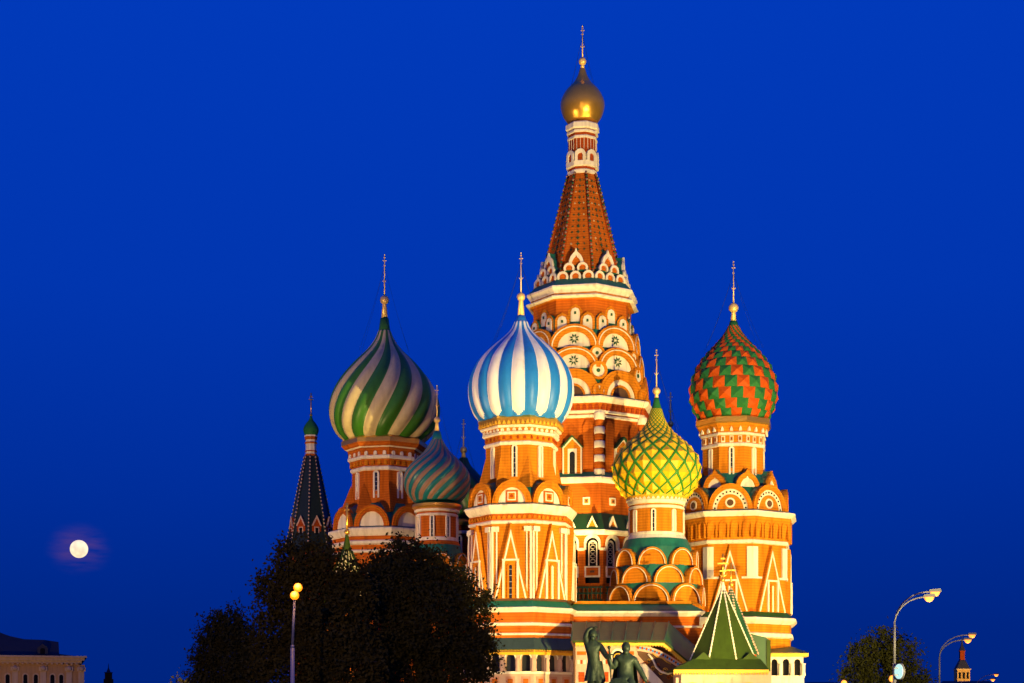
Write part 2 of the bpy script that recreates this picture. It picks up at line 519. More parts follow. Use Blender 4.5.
def kokoshnik(T, fr, y0, y1, wpx, hw, back, style, name='arch_gable'):
    """half-round gable standing on a cornice, vaulted back to the drum behind"""
    k = T.s; z0, z1 = T.z(y0, hw), T.z(y1, hw); r = wpx * k / 2; h = z1 - z0
    m = MB()
    A = arc(r, z0, 18, h)
    col = {'near': 'ochre', 'left': 'brick', 'right': 'ochre', 'mid': 'ochre', 'plain': 'ochre', 'open': 'ochre'}[style]
    m.prism(fr, A, -back, -0.06, 'teal', 'teal')
    kk = {'near': 0.70, 'left': 0.70, 'right': 0.80, 'mid': 0.66, 'plain': 0.88, 'open': 0.66}[style]
    m.band(fr, A, scale_poly(A, kk, z0), -0.35, 0.22, col)
    m.band(fr, scale_poly(A, 0.90, z0), scale_poly(A, 0.86, z0), 0.22, 0.27, 'white' if style in ('plain', 'mid') else 'ochre')
    fld = scale_poly(A, kk, z0)
    field = 'white' if style != 'plain' else 'ochre'
    m.prism(fr, fld, -0.06, 0.03, field)
    if style == 'near':
        b = r * 0.30
        zc = z0 + h * 0.33
        for rr, mm_, d in ((b, 'brick', 0.10), (b * 0.72, 'white', 0.14), (b * 0.52, 'ochre', 0.17)):
            m.fbox(fr, -rr, rr, max(zc - rr, z0 + 0.02), zc + rr, 0.0, d, mm_)
        m.prism(fr, [(b*0.28*math.cos(t), zc + b*0.28*math.sin(t)) for t in [2*PI*i/10 for i in range(10)]], 0.1, 0.20, 'brick_red')
    if style == 'right':
        m.prism(fr, scale_poly(A, 0.60, z0), 0.0, 0.07, 'ochre')
        zc = z0 + h * 0.28
        for rr, mm_, d in ((r*0.23, 'white', 0.12), (r*0.15, 'dark_brown', 0.15)):
            m.prism(fr, [(rr*math.cos(t), zc + rr*math.sin(t)) for t in [2*PI*i/14 for i in range(14)]], 0.05, d, mm_)
        for i in range(13):
            t = PI * (i + 0.5) / 13
            u, z = r*0.70*math.cos(t), z0 + h*0.70*math.sin(t)
            m.prism(fr, [(u + 0.09*math.cos(q), z + 0.09*math.sin(q)) for q in [2*PI*j/6 for j in range(6)]], 0.02, 0.06, 'dark')
    if style == 'open':
        m.band(fr, scale_poly(A, 0.46, z0), scale_poly(A, 0.38, z0), 0.0, 0.12, 'ochre')
        m.prism(fr, scale_poly(A, 0.38, z0), 0.0, 0.05, 'dark_brown')  # shade of the open arch's recess, painted as a flat brown panel
    if style == 'mid':
        zc = z0 + h * 0.36
        for i in range(8):
            t = PI * i / 8 if False else 2*PI*i/8 + 0.39
            c_, s_ = math.cos(t), math.sin(t)
            q = r * 0.17
            pts = [(c_*q*0.25, zc + s_*q*0.25), (c_*q*0.7 - s_*q*0.22, zc + s_*q*0.7 + c_*q*0.22), (c_*q*1.25, zc + s_*q*1.25), (c_*q*0.7 + s_*q*0.22, zc + s_*q*0.7 - c_*q*0.22)]
            m.prism(fr, list(reversed(pts)), 0.0, 0.08, 'darkgreen')
    return T.part(name, m)

def disc(T, fr, yc, rpx, hw, u=0.0, star=True):
    k = T.s; zc = T.z(yc, hw); m = MB()
    def circ(q, n=16): return [(u + q*math.cos(2*PI*i/n), zc + q*math.sin(2*PI*i/n)) for i in range(n)]
    m.prism(fr, circ(rpx*k), -0.8, 0.05, 'ochre')
    m.band(fr, circ(rpx*k), circ(rpx*k*0.7), 0.05, 0.22, 'ochre', True)
    m.prism(fr, circ(rpx*k*0.7), 0.05, 0.09, 'white')
    m.prism(fr, circ(rpx*k*0.22, 8), 0.08, 0.15, 'darkgreen')
    return T.part('round_boss', m)

def tri_gable(T, fr, y_apex, y_base, half, hw, proj=0.42, win=None):
    """tall triangular gable: orange wedge with white edges"""
    k = T.s; za, zb = T.z(y_apex, hw), T.z(y_base, hw); w = half * k
    m = MB()
    tri = [(w, zb), (0, za), (-w, zb)]
    m.prism(fr, tri, -0.1, proj, 'ochre')
    def inset(q):
        wi = w - q * math.hypot(w, za - zb) / (za - zb)
        return [(wi, zb), (0, zb + (za - zb) * wi / w), (-wi, zb)]
    m.band(fr, inset(0.12), inset(0.25), proj - 0.02, proj + 0.05, 'white')
    o = T.part('triangular_gable', m)
    if win:
        y0, ww, blind = win
        z1 = T.z(y0, hw)
        def f2(u, z, d): return fr(u, z, d + proj + 0.06)
        g = MB()
        b = ww * k / 2
        g.fbox(f2, -b - 0.42, b + 0.42, z1 + 0.20, z1 + 0.34, -0.1, 0.10, 'white')
        for sx in (-1, 1):
            c = sx * (b + 0.32)
            g.fbox(f2, c - 0.08, c + 0.08, zb, z1 + 0.18, -0.1, 0.08, 'white')
        out_ = archpoly(b, zb, z1); inn = archpoly(b - 0.14, zb, z1 - 0.14)
        g.band(f2, out_, inn, -0.1, 0.06, 'ochre')
        g.prism(f2, inn, -0.1, 0.0, 'white' if blind else 'glass')
        if not blind:
            zz = zb + 0.3
            while zz < z1 - 0.4:
                g.fbox(f2, -b + 0.14, b - 0.14, zz, zz + 0.05, 0.0, 0.02, 'steel'); zz += 0.5
        T.part('window', g)
    return o

def dentils(mb, T, hw, y0, y1, n_per, kind, m='white', n=8, wfrac=0.5, proud=0.08):
    """row of small ornaments along each face of an octagon (or round drum when n>8)"""
    for k in range(n):
        fr = T.frame(k, hw, n)
        half = T.h(hw) * math.tan(PI / n)
        for i in range(n_per):
            u = -half + (i + 0.5) * 2 * half / n_per
            w = half / n_per * wfrac
            z1, z0 = T.z(y0, hw), T.z(y1, hw)
            if kind == 'box': mb.fbox(fr, u - w, u + w, z0, z1, -0.02, proud, m)
            elif kind == 'tri': mb.prism(fr, [(u + w, z0), (u + w*0.8, z0 + (z1-z0)*0.5), (u, z1), (u - w*0.8, z0 + (z1-z0)*0.5), (u - w, z0)], -0.02, proud, m)
            elif kind == 'arch':
                mb.prism(fr, [(p + u, q) for p, q in archpoly(w, z0, z1, 6)], -0.02, proud, m)
            elif kind == 'sq':
                mb.fbox(fr, u - w, u + w, z0, z1, -0.02, proud, m)
                mb.fbox(fr, u - w*0.65, u + w*0.65, z0 + (z1-z0)*0.2, z1 - (z1-z0)*0.15, 0, proud + 0.02, 'ochre')
                mb.fbox(fr, u - w*0.3, u + w*0.3, z0 + (z1-z0)*0.35, z1 - (z1-z0)*0.35, 0, proud + 0.04, 'dark_brown')

def broaches(T, hw_drum, y_base, y_tip, out_hw, m='ochre'):
    """pointed buttress wedges on the drum's corners"""
    for k in T.faces(8, 0.5):
        b = MB()
        Rr = T.h(hw_drum) / math.cos(PI/8)
        a = ROT + 2*PI*(k+0.5)/8
        n_ = Vector((math.cos(a), math.sin(a), 0)); t = Vector((-math.sin(a), math.cos(a), 0))
        zb, zt = T.z(y_base, out_hw), T.z(y_tip, hw_drum)
        w = T.h(hw_drum) * 0.36
        A = n_*(Rr - 0.45) - t*w*1.05; B = n_*(Rr - 0.45) + t*w*1.05; C = n_ * T.h(out_hw) / math.cos(PI/8) * 0.98; D = n_*(Rr - 0.02)
        pts = [A + Vector((0,0,zb)), C + Vector((0,0,zb)), B + Vector((0,0,zb)), D + Vector((0,0,zt))]
        b.add(pts, [(0,1,3), (1,2,3), (2,0,3), (0,2,1)], m)
        T.part('corner_broach', b)

# ------------------------------------------------------------------ ground
g = MB(); g.quad((-9000, -300, 0), (9000, -300, 0), (9000, 20000, 0), (-9000, 20000, 0), 'paving')
o = obj('ground', g); o['kind'] = 'structure'

# ------------------------------------------------------------------ the cathedral
CATH = thing('cathedral', 'large orange brick cathedral crowned with nine patterned onion domes, floodlit', 'cathedral', (0, 0, 0))

# ---- near tower: blue and white dome
def near_tower():
    T = Tower(521, 138, CATH, 'octagonal tower under blue and white striped dome')
    b = MB()
    T.oct(b, [(48, 735), (48, 640)], 'brick')
    T.oct(b, [(53, 640), (53, 611)], 'brick')
    T.oct(b, [(48, 611), (48, 505)], 'ochre')
    T.root(b)
    d = MB(); T.oct(d, [(33.5, 512), (33, 440)], 'ochre')
    for y in (455, 470):
        pass
    T.part('drum', d)
    # dome
    T.part('gold_band', _oct(T, [(39, 425), (40.5, 417.5), (38.5, 415.5)], 'gold'))
    pr = [(39, 424), (46, 415.5), (50.3, 404), (51.8, 391), (50, 378), (42.5, 362), (30, 348.5), (18, 338), (10.5, 330), (6.8, 322)]
    stripe_dome(T, pr, 12, R(15), 'blue', 'dwhite', 8, 0.04, base='blue', g=lambda t: 1.0)
    n = MB(); n.lathe(14, [(T.h(8.2), T.z(330)), (T.h(6.4), T.z(323)), (T.h(4.2), T.z(316))], 0, 'blue', True); T.part('dome_neck', n)
    finial(T, 0, 253, 297, 4.3, 318, 3.8, 352, 33)
    # cornices of the drum
    c = MB()
    T.oct(c, [(34, 445), (35.2, 443.6), (35.2, 441.8), (34, 441)], 'white')
    T.oct(c, [(33.6, 441), (33.8, 434)], 'ochre')
    T.oct(c, [(35, 434.5), (36.3, 433.6), (36.3, 431.6), (35, 431)], 'white')
    T.oct(c, [(35, 431), (36.5, 427)], 'ochre')
    T.oct(c, [(37, 427.5), (38.5, 426.6), (38.5, 424.4), (37, 424)], 'white')
    dentils(c, T, 35.6, 428, 431, 5, 'arch', 'white', wfrac=0.55)
    dentils(c, T, 33.7, 435.5, 439, 4, 'tri', 'brick_red', wfrac=0.35)
    dentils(c, T, 39.5, 419.8, 424, 7, 'tri', 'goldpaint', wfrac=0.6)
    T.part('cornice', c)
    for k in T.faces():
        slit(T, T.frame(k, 33.2), 444.8, 477, 5.6, 33, blind=(k % 8 != 0), f=1.6)
    broaches(T, 33.2, 487, 454, 42)
    # half-round gables over the wide tier
    r = MB(); T.oct(r, [(46.4, 505), (43, 495), (35, 483), (33.5, 481)], 'teal'); T.part('roof', r)
    for k in T.faces():
        kokoshnik(T, T.frame(k, 47.0), 504.6, 480.5, 39, 47, 2.2, 'near')
    c = MB()
    T.oct(c, [(48.2, 514), (50, 512), (53.2, 506.3), (53.2, 504.8), (52, 504.2)], 'white')
    T.oct(c, [(52.4, 504.2), (47.5, 502.6)], 'teal')
    T.oct(c, [(48.2, 520.3), (48.8, 514)], 'brick')
    dentils(c, T, 48.7, 515, 519, 8, 'tri', 'ochre', wfrac=0.7)
    T.oct(c, [(48.2, 524), (49.6, 523), (49.6, 521.4), (48.2, 520.3)], 'white')
    T.part('cornice', c)
    # body: pilasters, gables
    for k in T.faces():
        tri_gable(T, T.frame(k, 48), 523.5, 599, 17.2, 48, 0.45, (564, 6.4, k % 8 != 0))
    for k in T.faces(8, 0.5):
        p = MB()
        for sd in (-1, 1):
            fr = T.frame(k if sd < 0 else k + 1, 48)
            half = T.h(48) * math.tan(PI/8)
            for (a0, a1, dd) in ((0.0, 0.15, 0.16), (0.36, 0.47, 0.10)):
                u0, u1 = sorted((-sd*(half - a0), -sd*(half - a1)))
                p.fbox(fr, u0, u1, T.z(599, 48), T.z(531, 48), -0.05, dd, 'white')
            u0, u1 = sorted((-sd*(half - 0.02), -sd*(half - 0.60)))
            p.fbox(fr, u0, u1, T.z(532, 48), T.z(527, 48), -0.05, 0.28, 'white')
        T.part('pilaster', p)
    c = MB()
    T.oct(c, [(54.5, 607.4), (48.6, 601)], 'teal')
    T.oct(c, [(48.4, 601), (49.4, 600.4), (49.4, 599), (48.2, 598.4)], 'dark_brown')
    T.oct(c, [(53.2, 612.4), (54.6, 611), (56.3, 609), (56.3, 607.6), (54.6, 607)], 'white')
    T.oct(c, [(53.2, 626), (54.6, 625.2), (54.6, 623.4), (53.2, 622.6)], 'white')
    T.oct(c, [(53.2, 635.4), (54.2, 634.8), (54.2, 633.6), (53.2, 633)], 'white')
    T.part('cornice', c)
    r = MB(); T.oct(r, [(60, 650), (60, 649.4), (53.4, 638.4), (52.9, 637.8)], ['greenroof', 'greyroof', 'greyroof']); T.part('roof', r, 'grey lean-to roof over the arcade')
    # arcade underneath
    w = MB(); fr_ = None
    T.oct(w, [(57.4, 655), (58.6, 652.5), (58.6, 649)], 'goldpaint')
    T.oct(w, [(55.5, 740), (55.5, 673)], 'panel')
    T.oct(w, [(57.0, 674), (57.0, 671.5)], 'white')
    dentils(w, T, 58.6, 649.6, 652.4, 16, 'tri', 'gold', wfrac=0.8)
    dentils(w, T, 55.5, 676.5, 700, 3, 'box', 'pink_panel', wfrac=0.6, proud=0.05)
    dentils(w, T, 55.6, 679, 697, 3, 'box', 'brick', wfrac=0.32, proud=0.09)
    T.part('gallery_wall', w)
    for k in T.faces():
        fr = T.frame(k, 55.2); half = T.h(55.2) * math.tan(PI/8)
        nA = 3
        for i in range(nA):
            uc = -half + (i + 0.5) * 2 * half / nA
            a = MB()
            zt, zb_ = T.z(651.5, 55), T.z(672, 55); ww = half / nA
            aw = ww * 0.62
            ins = [(uc + p, q) for p, q in archpoly(aw, zb_, T.z(653.8, 55))]
            outp = [(uc + aw, zb_)] + [(uc + ww*0.999*(1 if math.cos(t) > 0 else -1) if abs(math.cos(t)) > 0.7 else uc + ww*0.999*math.cos(t)/0.7072, zt if abs(math.cos(t)) <= 0.7072 else T.z(653.8,55) - aw + (zt - (T.z(653.8,55) - aw)) * min(1, abs(math.sin(t))/0.7072)) for t in [PI*j/10 for j in range(11)]] + [(uc - aw, zb_)]
            outp[0] = (uc + ww*0.999, zb_); outp[-1] = (uc - ww*0.999, zb_)
            a.band(fr, outp, ins, -0.5, 0.02, 'panel')
            a.band(fr, [(uc + p, q) for p, q in archpoly(aw*1.22, zb_ + 1.0, T.z(653.8, 55) + 0.12)], [(uc + p, q) for p, q in archpoly(aw, zb_ + 1.0, T.z(653.8, 55))], 0.02, 0.10, 'white')
            a.prism(fr, [(uc + p, q) for p, q in archpoly(aw*0.99, zb_, T.z(653.8, 55) - 0.01)], -0.42, -0.36, 'glass')
            for sd in (-1, 1):
                a.lathe(8, [(0.16, zb_), (0.20, zb_ + 0.15), (0.15, zb_ + 0.3), (0.17, zb_ + 0.7), (0.13, zb_ + 0.95), (0.22, zb_ + 1.1)], 0, 'panel', True, True, True, *fr(uc + sd*(ww - 0.02), 0, 0.12)[:2])
            T.part('gallery_arch', a)
    return T
def _oct(T, pts, m):
    b = MB(); T.oct(b, pts, m); return b
def _rnd(T, pts, m, n=40):
    b = MB(); T.rnd(b, pts, m, n); return b

# ---- tower on the left: green and cream swirl
def left_tower():
    T = Tower(384.5, 160, CATH, 'octagonal tower under green and cream swirled dome')
    b = MB(); T.oct(b, [(48, 735), (48, 533)], 'brick'); T.root(b)
    d = MB(); T.oct(d, [(34, 530), (30.5, 498), (29.8, 468)], 'brick'); T.part('drum', d)
    T.part('gold_band', _oct(T, [(37, 446), (40, 441.5), (40, 437), (37.5, 435.5)], ['brick', 'gold', 'gold']))
    pr = [(37, 443), (46, 434.5), (51.6, 423), (53.2, 410), (50.6, 396), (43.4, 381), (31.6, 365.5), (17, 350), (10, 340), (6.2, 331)]
    stripe_dome(T, pr, 10, R(62), 'dgreen', 'dcream', 5, 0.075, g=lambda t: t**0.9)
    n = MB(); n.lathe(14, [(T.h(7.4), T.z(337)), (T.h(5.6), T.z(329)), (T.h(4.2), T.z(318.5))], 0, 'dgreen', True); T.part('dome_neck', n)
    finial(T, 0, 255, 300, 4.6, 319, 3.4, 352, 26)
    c = MB()
    T.oct(c, [(30.5, 470.5), (31.7, 469.5), (31.7, 466.8), (30.5, 466)], 'white')
    T.oct(c, [(30, 466), (33, 459)], 'brick')
    dentils(c, T, 31.5, 460, 465, 4, 'arch', 'ochre', wfrac=0.5, proud=0.12)
    T.oct(c, [(33, 459), (34.2, 458), (34.2, 455.6), (33, 455)], 'white')
    T.oct(c, [(33.2, 455), (34.4, 446.4)], 'brick')
    dentils(c, T, 33.7, 451, 455, 3, 'arch', 'white', wfrac=0.36)
    T.oct(c, [(34.8, 447.4), (36.6, 446), (36.6, 443.2), (35, 442.4)], 'white')
    T.oct(c, [(35, 442.6), (37, 440)], 'brick_red')
    T.part('cornice', c)
    for k in T.faces():
        slit(T, T.frame(k, 30.0), 470.8, 498, 6.2, 30, blind=(k % 8 != 0), f=1.7)
    broaches(T, 31, 512, 482, 43, 'brick')
    r = MB(); T.oct(r, [(45, 528), (43, 518), (34, 506), (31, 503)], 'teal'); T.part('roof', r)
    for k in T.faces():
        kokoshnik(T, T.frame(k, 46), 527.4, 505, 36, 46, 2.2, 'left')
    c = MB()
    T.oct(c, [(49, 536), (50.2, 534.4), (52, 530), (52, 528), (50, 527)], 'white')
    T.oct(c, [(51, 527.2), (46, 526)], 'teal')
    T.oct(c, [(48, 545), (50.5, 543.6), (50.5, 541), (48, 540)], 'white')
    T.oct(c, [(48, 553), (49.6, 552), (49.6, 550.4), (48, 549.6)], 'white')
    T.part('cornice', c)
    for k in T.faces():
        tri_gable(T, T.frame(k, 48), 556, 625, 15, 48, 0.4, (590, 7, k % 2 == 1))
    return T

# ---- tower on the right: red and green studs
def right_tower():
    T = Tower(733.5, 152, CATH, 'octagonal tower under red and green studded dome')
    b = MB(); T.oct(b, [(53, 735), (53, 618)], 'ochre'); T.oct(b, [(52, 618), (52, 540)], 'ochre'); T.root(b)
    d = MB(); T.oct(d, [(30.5, 520), (29.4, 446)], 'ochre'); T.part('drum', d)
    pr = [(33, 422), (38.5, 413), (42.4, 402), (43.2, 391), (41, 379), (35.5, 366), (26.5, 354), (16.5, 343), (9.5, 334), (5.2, 326)]
    stud_dome(T, pr, 22, 'sred', 'sgreen')
    n = MB(); n.lathe(14, [(T.h(7.2), T.z(332.5)), (T.h(5.2), T.z(327)), (T.h(3.8), T.z(321.5))], 0, 'sgreen', True); T.part('dome_neck', n)
    finial(T, 0, 262, 308, 5.0, 322, 3.2, 350, 30)
    T.part('gold_band', _oct(T, [(35.2, 423), (36.4, 421.5), (36.4, 416.5), (34, 415.5)], 'gold'))
    c = MB()
    T.oct(c, [(31, 432), (32.5, 428), (35.4, 422.4)], 'ochre')
    dentils(c, T, 32.2, 426.4, 431.2, 3, 'tri', 'white', wfrac=0.34, proud=0.14)
    T.oct(c, [(30.4, 435.2), (31.6, 434.6), (31.6, 432.6), (30.4, 432)], 'white')
    T.oct(c, [(30, 443), (30.2, 435)], 'ochre')
    dentils(c, T, 30.1, 436, 442.4, 3, 'sq', 'white', wfrac=0.46)
    T.oct(c, [(29.8, 446.4), (31, 445.6), (31, 443.4), (29.8, 442.6)], 'white')
    T.part('cornice', c)
    for k in T.faces():
        slit(T, T.frame(k, 29.4), 446.8, 475, 5.4, 29, blind=(k % 8 != 0), f=1.7)
    r = MB(); T.oct(r, [(50, 512), (45, 500), (37, 488), (35, 481), (30.5, 474), (29, 472)], 'teal'); T.part('roof', r)
    for k in T.faces(8, 0.5):
        fr = T.frame(k, 40.5, 8, 0.5); m = MB()
        z0 = T.z(487, 41); z1 = T.z(468.5, 41); w = T.h(12.2)
        K = keel(w, z0, z1 - z0)
        m.prism(fr, K, -1.6, -0.05, 'teal')
        m.band(fr, K, scale_poly(K, 0.62, z0), -0.3, 0.18, 'ochre')
        m.prism(fr, scale_poly(K, 0.62, z0), -0.05, 0.04, 'white')
        T.part('keel_gable', m)
    for k in T.faces():
        kokoshnik(T, T.frame(k, 51), 510.6, 484, 43, 51, 2.6, 'right')
    c = MB()
    T.oct(c, [(56.8, 517), (58.6, 515.6), (61.4, 512.6), (61.4, 511.2), (59.4, 510.6)], 'white')
    T.oct(c, [(60, 511), (52, 509.4)], 'teal')
    T.oct(c, [(53.2, 540), (54, 532), (57, 519), (57.4, 516.6)], 'ochre')
    T.oct(c, [(52.6, 544), (54.4, 543), (54.4, 540.4), (53, 539.6)], 'white')
    for k in range(8):
        half = T.h(54.5) * math.tan(PI/8)
        fr = T.frame(k, 53.4)
        for i in range(4):
            uc = -half + (i + 0.5) * 2 * half / 4
            w = half / 4 * 0.86
            # little corbel arches: band rising out of the sloping wall
            zb_, zt = T.z(538, 54), T.z(520.5, 56)
            o_ = [(uc + p, q) for p, q in archpoly(w, zb_, zt)]
            i_ = [(uc + p, q) for p, q in archpoly(w * 0.62, zb_, zt - w * 0.42)]
            c.band(fr, o_, i_, -0.1, 0.34, 'ochre')
    T.part('cornice', c)
    for k in T.faces():
        tri_gable(T, T.frame(k, 52), 545.5, 612, 18.5, 52, 0.42, (584, 5.6, True))
    for k in T.faces(8, 0.5):
        p = MB()
        for sd in (-1, 1):
            fr = T.frame(k if sd < 0 else k + 1, 52); half = T.h(52) * math.tan(PI/8)
            u0, u1 = sorted((-sd*(half + 0.06), -sd*(half - 0.5)))
            p.fbox(fr, u0, u1, T.z(577, 52), T.z(547, 52), -0.05, 0.15, 'white')
            u0, u1 = sorted((-sd*(half + 0.1), -sd*(half - 0.95)))
            p.fbox(fr, u0, u1, T.z(579, 52), T.z(577, 52), -0.05, 0.2, 'white')
        T.part('pilaster', p)
    c = MB()
    T.oct(c, [(60, 618), (52.4, 611)], 'darkgreen')
    T.oct(c, [(53.2, 611.6), (53.2, 609.4), (52, 609)], 'brick')
    T.oct(c, [(57, 624), (59.5, 622), (62, 619.4), (62, 617.6), (59.8, 617)], 'white')
    T.oct(c, [(56, 633), (56.6, 623)], 'ochre')
    T.oct(c, [(56, 638), (58.6, 636.6), (58.6, 633.4), (56.4, 632.4)], 'white')
    T.oct(c, [(56, 680), (56, 637)], 'ochre')
    T.part('cornice', c)
    return T

# ---- small round tower: yellow and green lattice
def small_round(cx, Y, label, p, hidden=False):
    T = Tower(cx, Y, CATH, label)
    b = MB()
    m0 = p['wall']
    T.rnd(b, [(p['bw'], 735), (p['bw'], p['kb'])], m0)
    T.root(b)
    d = MB(); T.rnd(d, [(p['dw'] * 1.01, p['db'] + 8), (p['dw'], p['dt'])], m0); T.part('drum', d)
    return T
def yellow_tower():
    T = small_round(656.5, 143, 'round tower under yellow dome with green lattice', dict(wall='ochre', bw=44, kb=600, dw=26.6, db=532, dt=500))
    pr = [(29, 498), (35.5, 490.5), (41.4, 480), (43.2, 469), (39.8, 457.5), (30.5, 446), (19.5, 436), (12, 427), (8, 419), (5.2, 409)]
    lattice_dome(T, pr, 16, 'yellow', 'ribgreen')
    n = MB(); n.lathe(14, [(T.h(6.6), T.z(413.5)), (T.h(5.2), T.z(409)), (T.h(3.2), T.z(402)), (T.h(2.4), T.z(398))], 0, 'sgreen', True); T.part('dome_neck', n)
    finial(T, 0, 350, 391, 4.0, 404, 2.8, 432, 24)
    c = MB()
    T.rnd(c, [(28, 499), (30.4, 495), (30.4, 492.5), (28, 491.8)], ['goldpaint', 'goldpaint', 'ribgreen'])
    T.rnd(c, [(27, 503), (28.6, 502), (29, 499), (28, 498.6)], 'white')
    T.rnd(c, [(26.7, 507.6), (28, 507), (28, 505), (26.7, 504.4)], 'white')
    dentils(c, T, 29.3, 496, 498.6, 1, 'tri', 'white', n=40, wfrac=0.7)
    T.rnd(c, [(29, 541), (31.5, 539), (28, 534), (27.6, 531.4), (26.8, 531)], ['white', 'white', 'white', 'white'])
    T.part('cornice', c)
    for k in T.faces():
        slit(T, T.frame(k, 26.5), 508.4, 531, 5.0, 26.5, blind=(k % 8 != 0), f=1.5)
    round_gables(T, [(564.5, 547, 38, 28.5, 0), (582.5, 565, 41.5, 31, .5), (602.5, 583, 44.5, 37, 0)], 31, 537.5)
    return T
def round_gables(T, rows, hw_top, y_top):
    r = MB()
    pts = [(rows[-1][2] + 1, rows[-1][0])]
    for (y0, y1, hw, w, half) in reversed(rows):
        pts += [(hw - 0.5, y0 - 2), (hw - 3, y1 - 1)]
    pts.append((hw_top, y_top))
    T.rnd(r, pts, 'teal'); T.part('roof', r)
    for (y0, y1, hw, w, half) in rows:
        for k in T.faces(8, half):
            kokoshnik(T, T.frame(k, hw, 8, half), y0, y1, w, hw, 1.4, 'plain')
def teal_tower():
    T = small_round(437, 150, 'round tower under teal and pink swirled dome', dict(wall='brick', bw=36, kb=598, dw=20.2, db=537, dt=506))
    pr = [(23, 502), (28.6, 495), (32, 486), (32.4, 478), (29.8, 470), (23, 461.5), (14.5, 453.5), (9, 446), (5.8, 440)]
    stripe_dome(T, pr, 14, R(120), 'tteal', 'tpink', 4, 0.05, g=lambda t: t)
    n = MB(); n.lathe(14, [(T.h(5.6), T.z(441.5)), (T.h(4.6), T.z(436)), (T.h(3.4), T.z(431.5))], 0, 'tteal', True); T.part('dome_neck', n)
    finial(T, 0, 386, 420, 3.3, 432, 2.5, 458, 18)
    c = MB()
    T.rnd(c, [(22, 508), (25, 505), (25, 502.5), (22, 501)], ['gold', 'gold', 'darkgreen'])
    T.rnd(c, [(21, 511), (22.6, 510.4), (23, 508.6), (22, 508)], 'white')
    T.rnd(c, [(20.4, 515.4), (21.5, 514.8), (21.5, 513.2), (20.4, 512.6)], 'white')
    T.rnd(c, [(22, 545.5), (24, 544), (21.4, 540), (21, 537), (20.3, 536.4)], ['white', 'brick', 'white', 'white'])
    T.part('cornice', c)
    for k in T.faces():
        slit(T, T.frame(k, 20.1), 514.6, 536.5, 5.0, 20, blind=(k % 8 not in (0, 1)), f=1.5)
    round_gables(T, [(566, 552, 29, 21, .5), (583, 567, 32, 23, 0), (600, 584, 35, 28, .5)], 24, 544)
    return T
def dark_tower():
    T = small_round(463.5, 166, 'round tower at the back under dark green dome', dict(wall='brick_red', bw=34, kb=600, dw=17, db=552, dt=520))
    pr = [(18, 520), (25, 512), (28, 501), (27, 492), (22, 482), (14, 473), (7, 465), (4, 458)]
    stripe_dome(T, pr, 12, R(-60), 'darkgreen', 'tile_black', 3, 0.04)
    finial(T, 0, 420, 450, 3.6, 461, 2.8, 480, 16)
    c = MB()
    T.rnd(c, [(19, 525), (20.5, 522), (20.5, 519.5), (18, 518.5)], 'gold')
    T.rnd(c, [(17.2, 534), (18.6, 533), (18.6, 531.4), (17.2, 530.6)], 'white')
    T.part('cornice', c)
    for k in T.faces():
        slit(T, T.frame(k, 17), 535, 556, 5.0, 17, blind=(k % 8 != 0), f=1.5)
    return T
def hidden_tower():
    T = small_round(670.5, 170, 'round tower at the back whose cross rises behind the yellow dome', dict(wall='brick_red', bw=32, kb=600, dw=17, db=552, dt=500))
    pr = [(16, 508), (21, 500), (23, 488), (20, 474), (12, 460), (6, 448), (3.4, 438)]
    stripe_dome(T, pr, 12, R(60), 'sgreen', 'sred', 3, 0.04)
    finial(T, 0, 393, 424, 3.2, 440, 2.2, 462, 12)
    return T

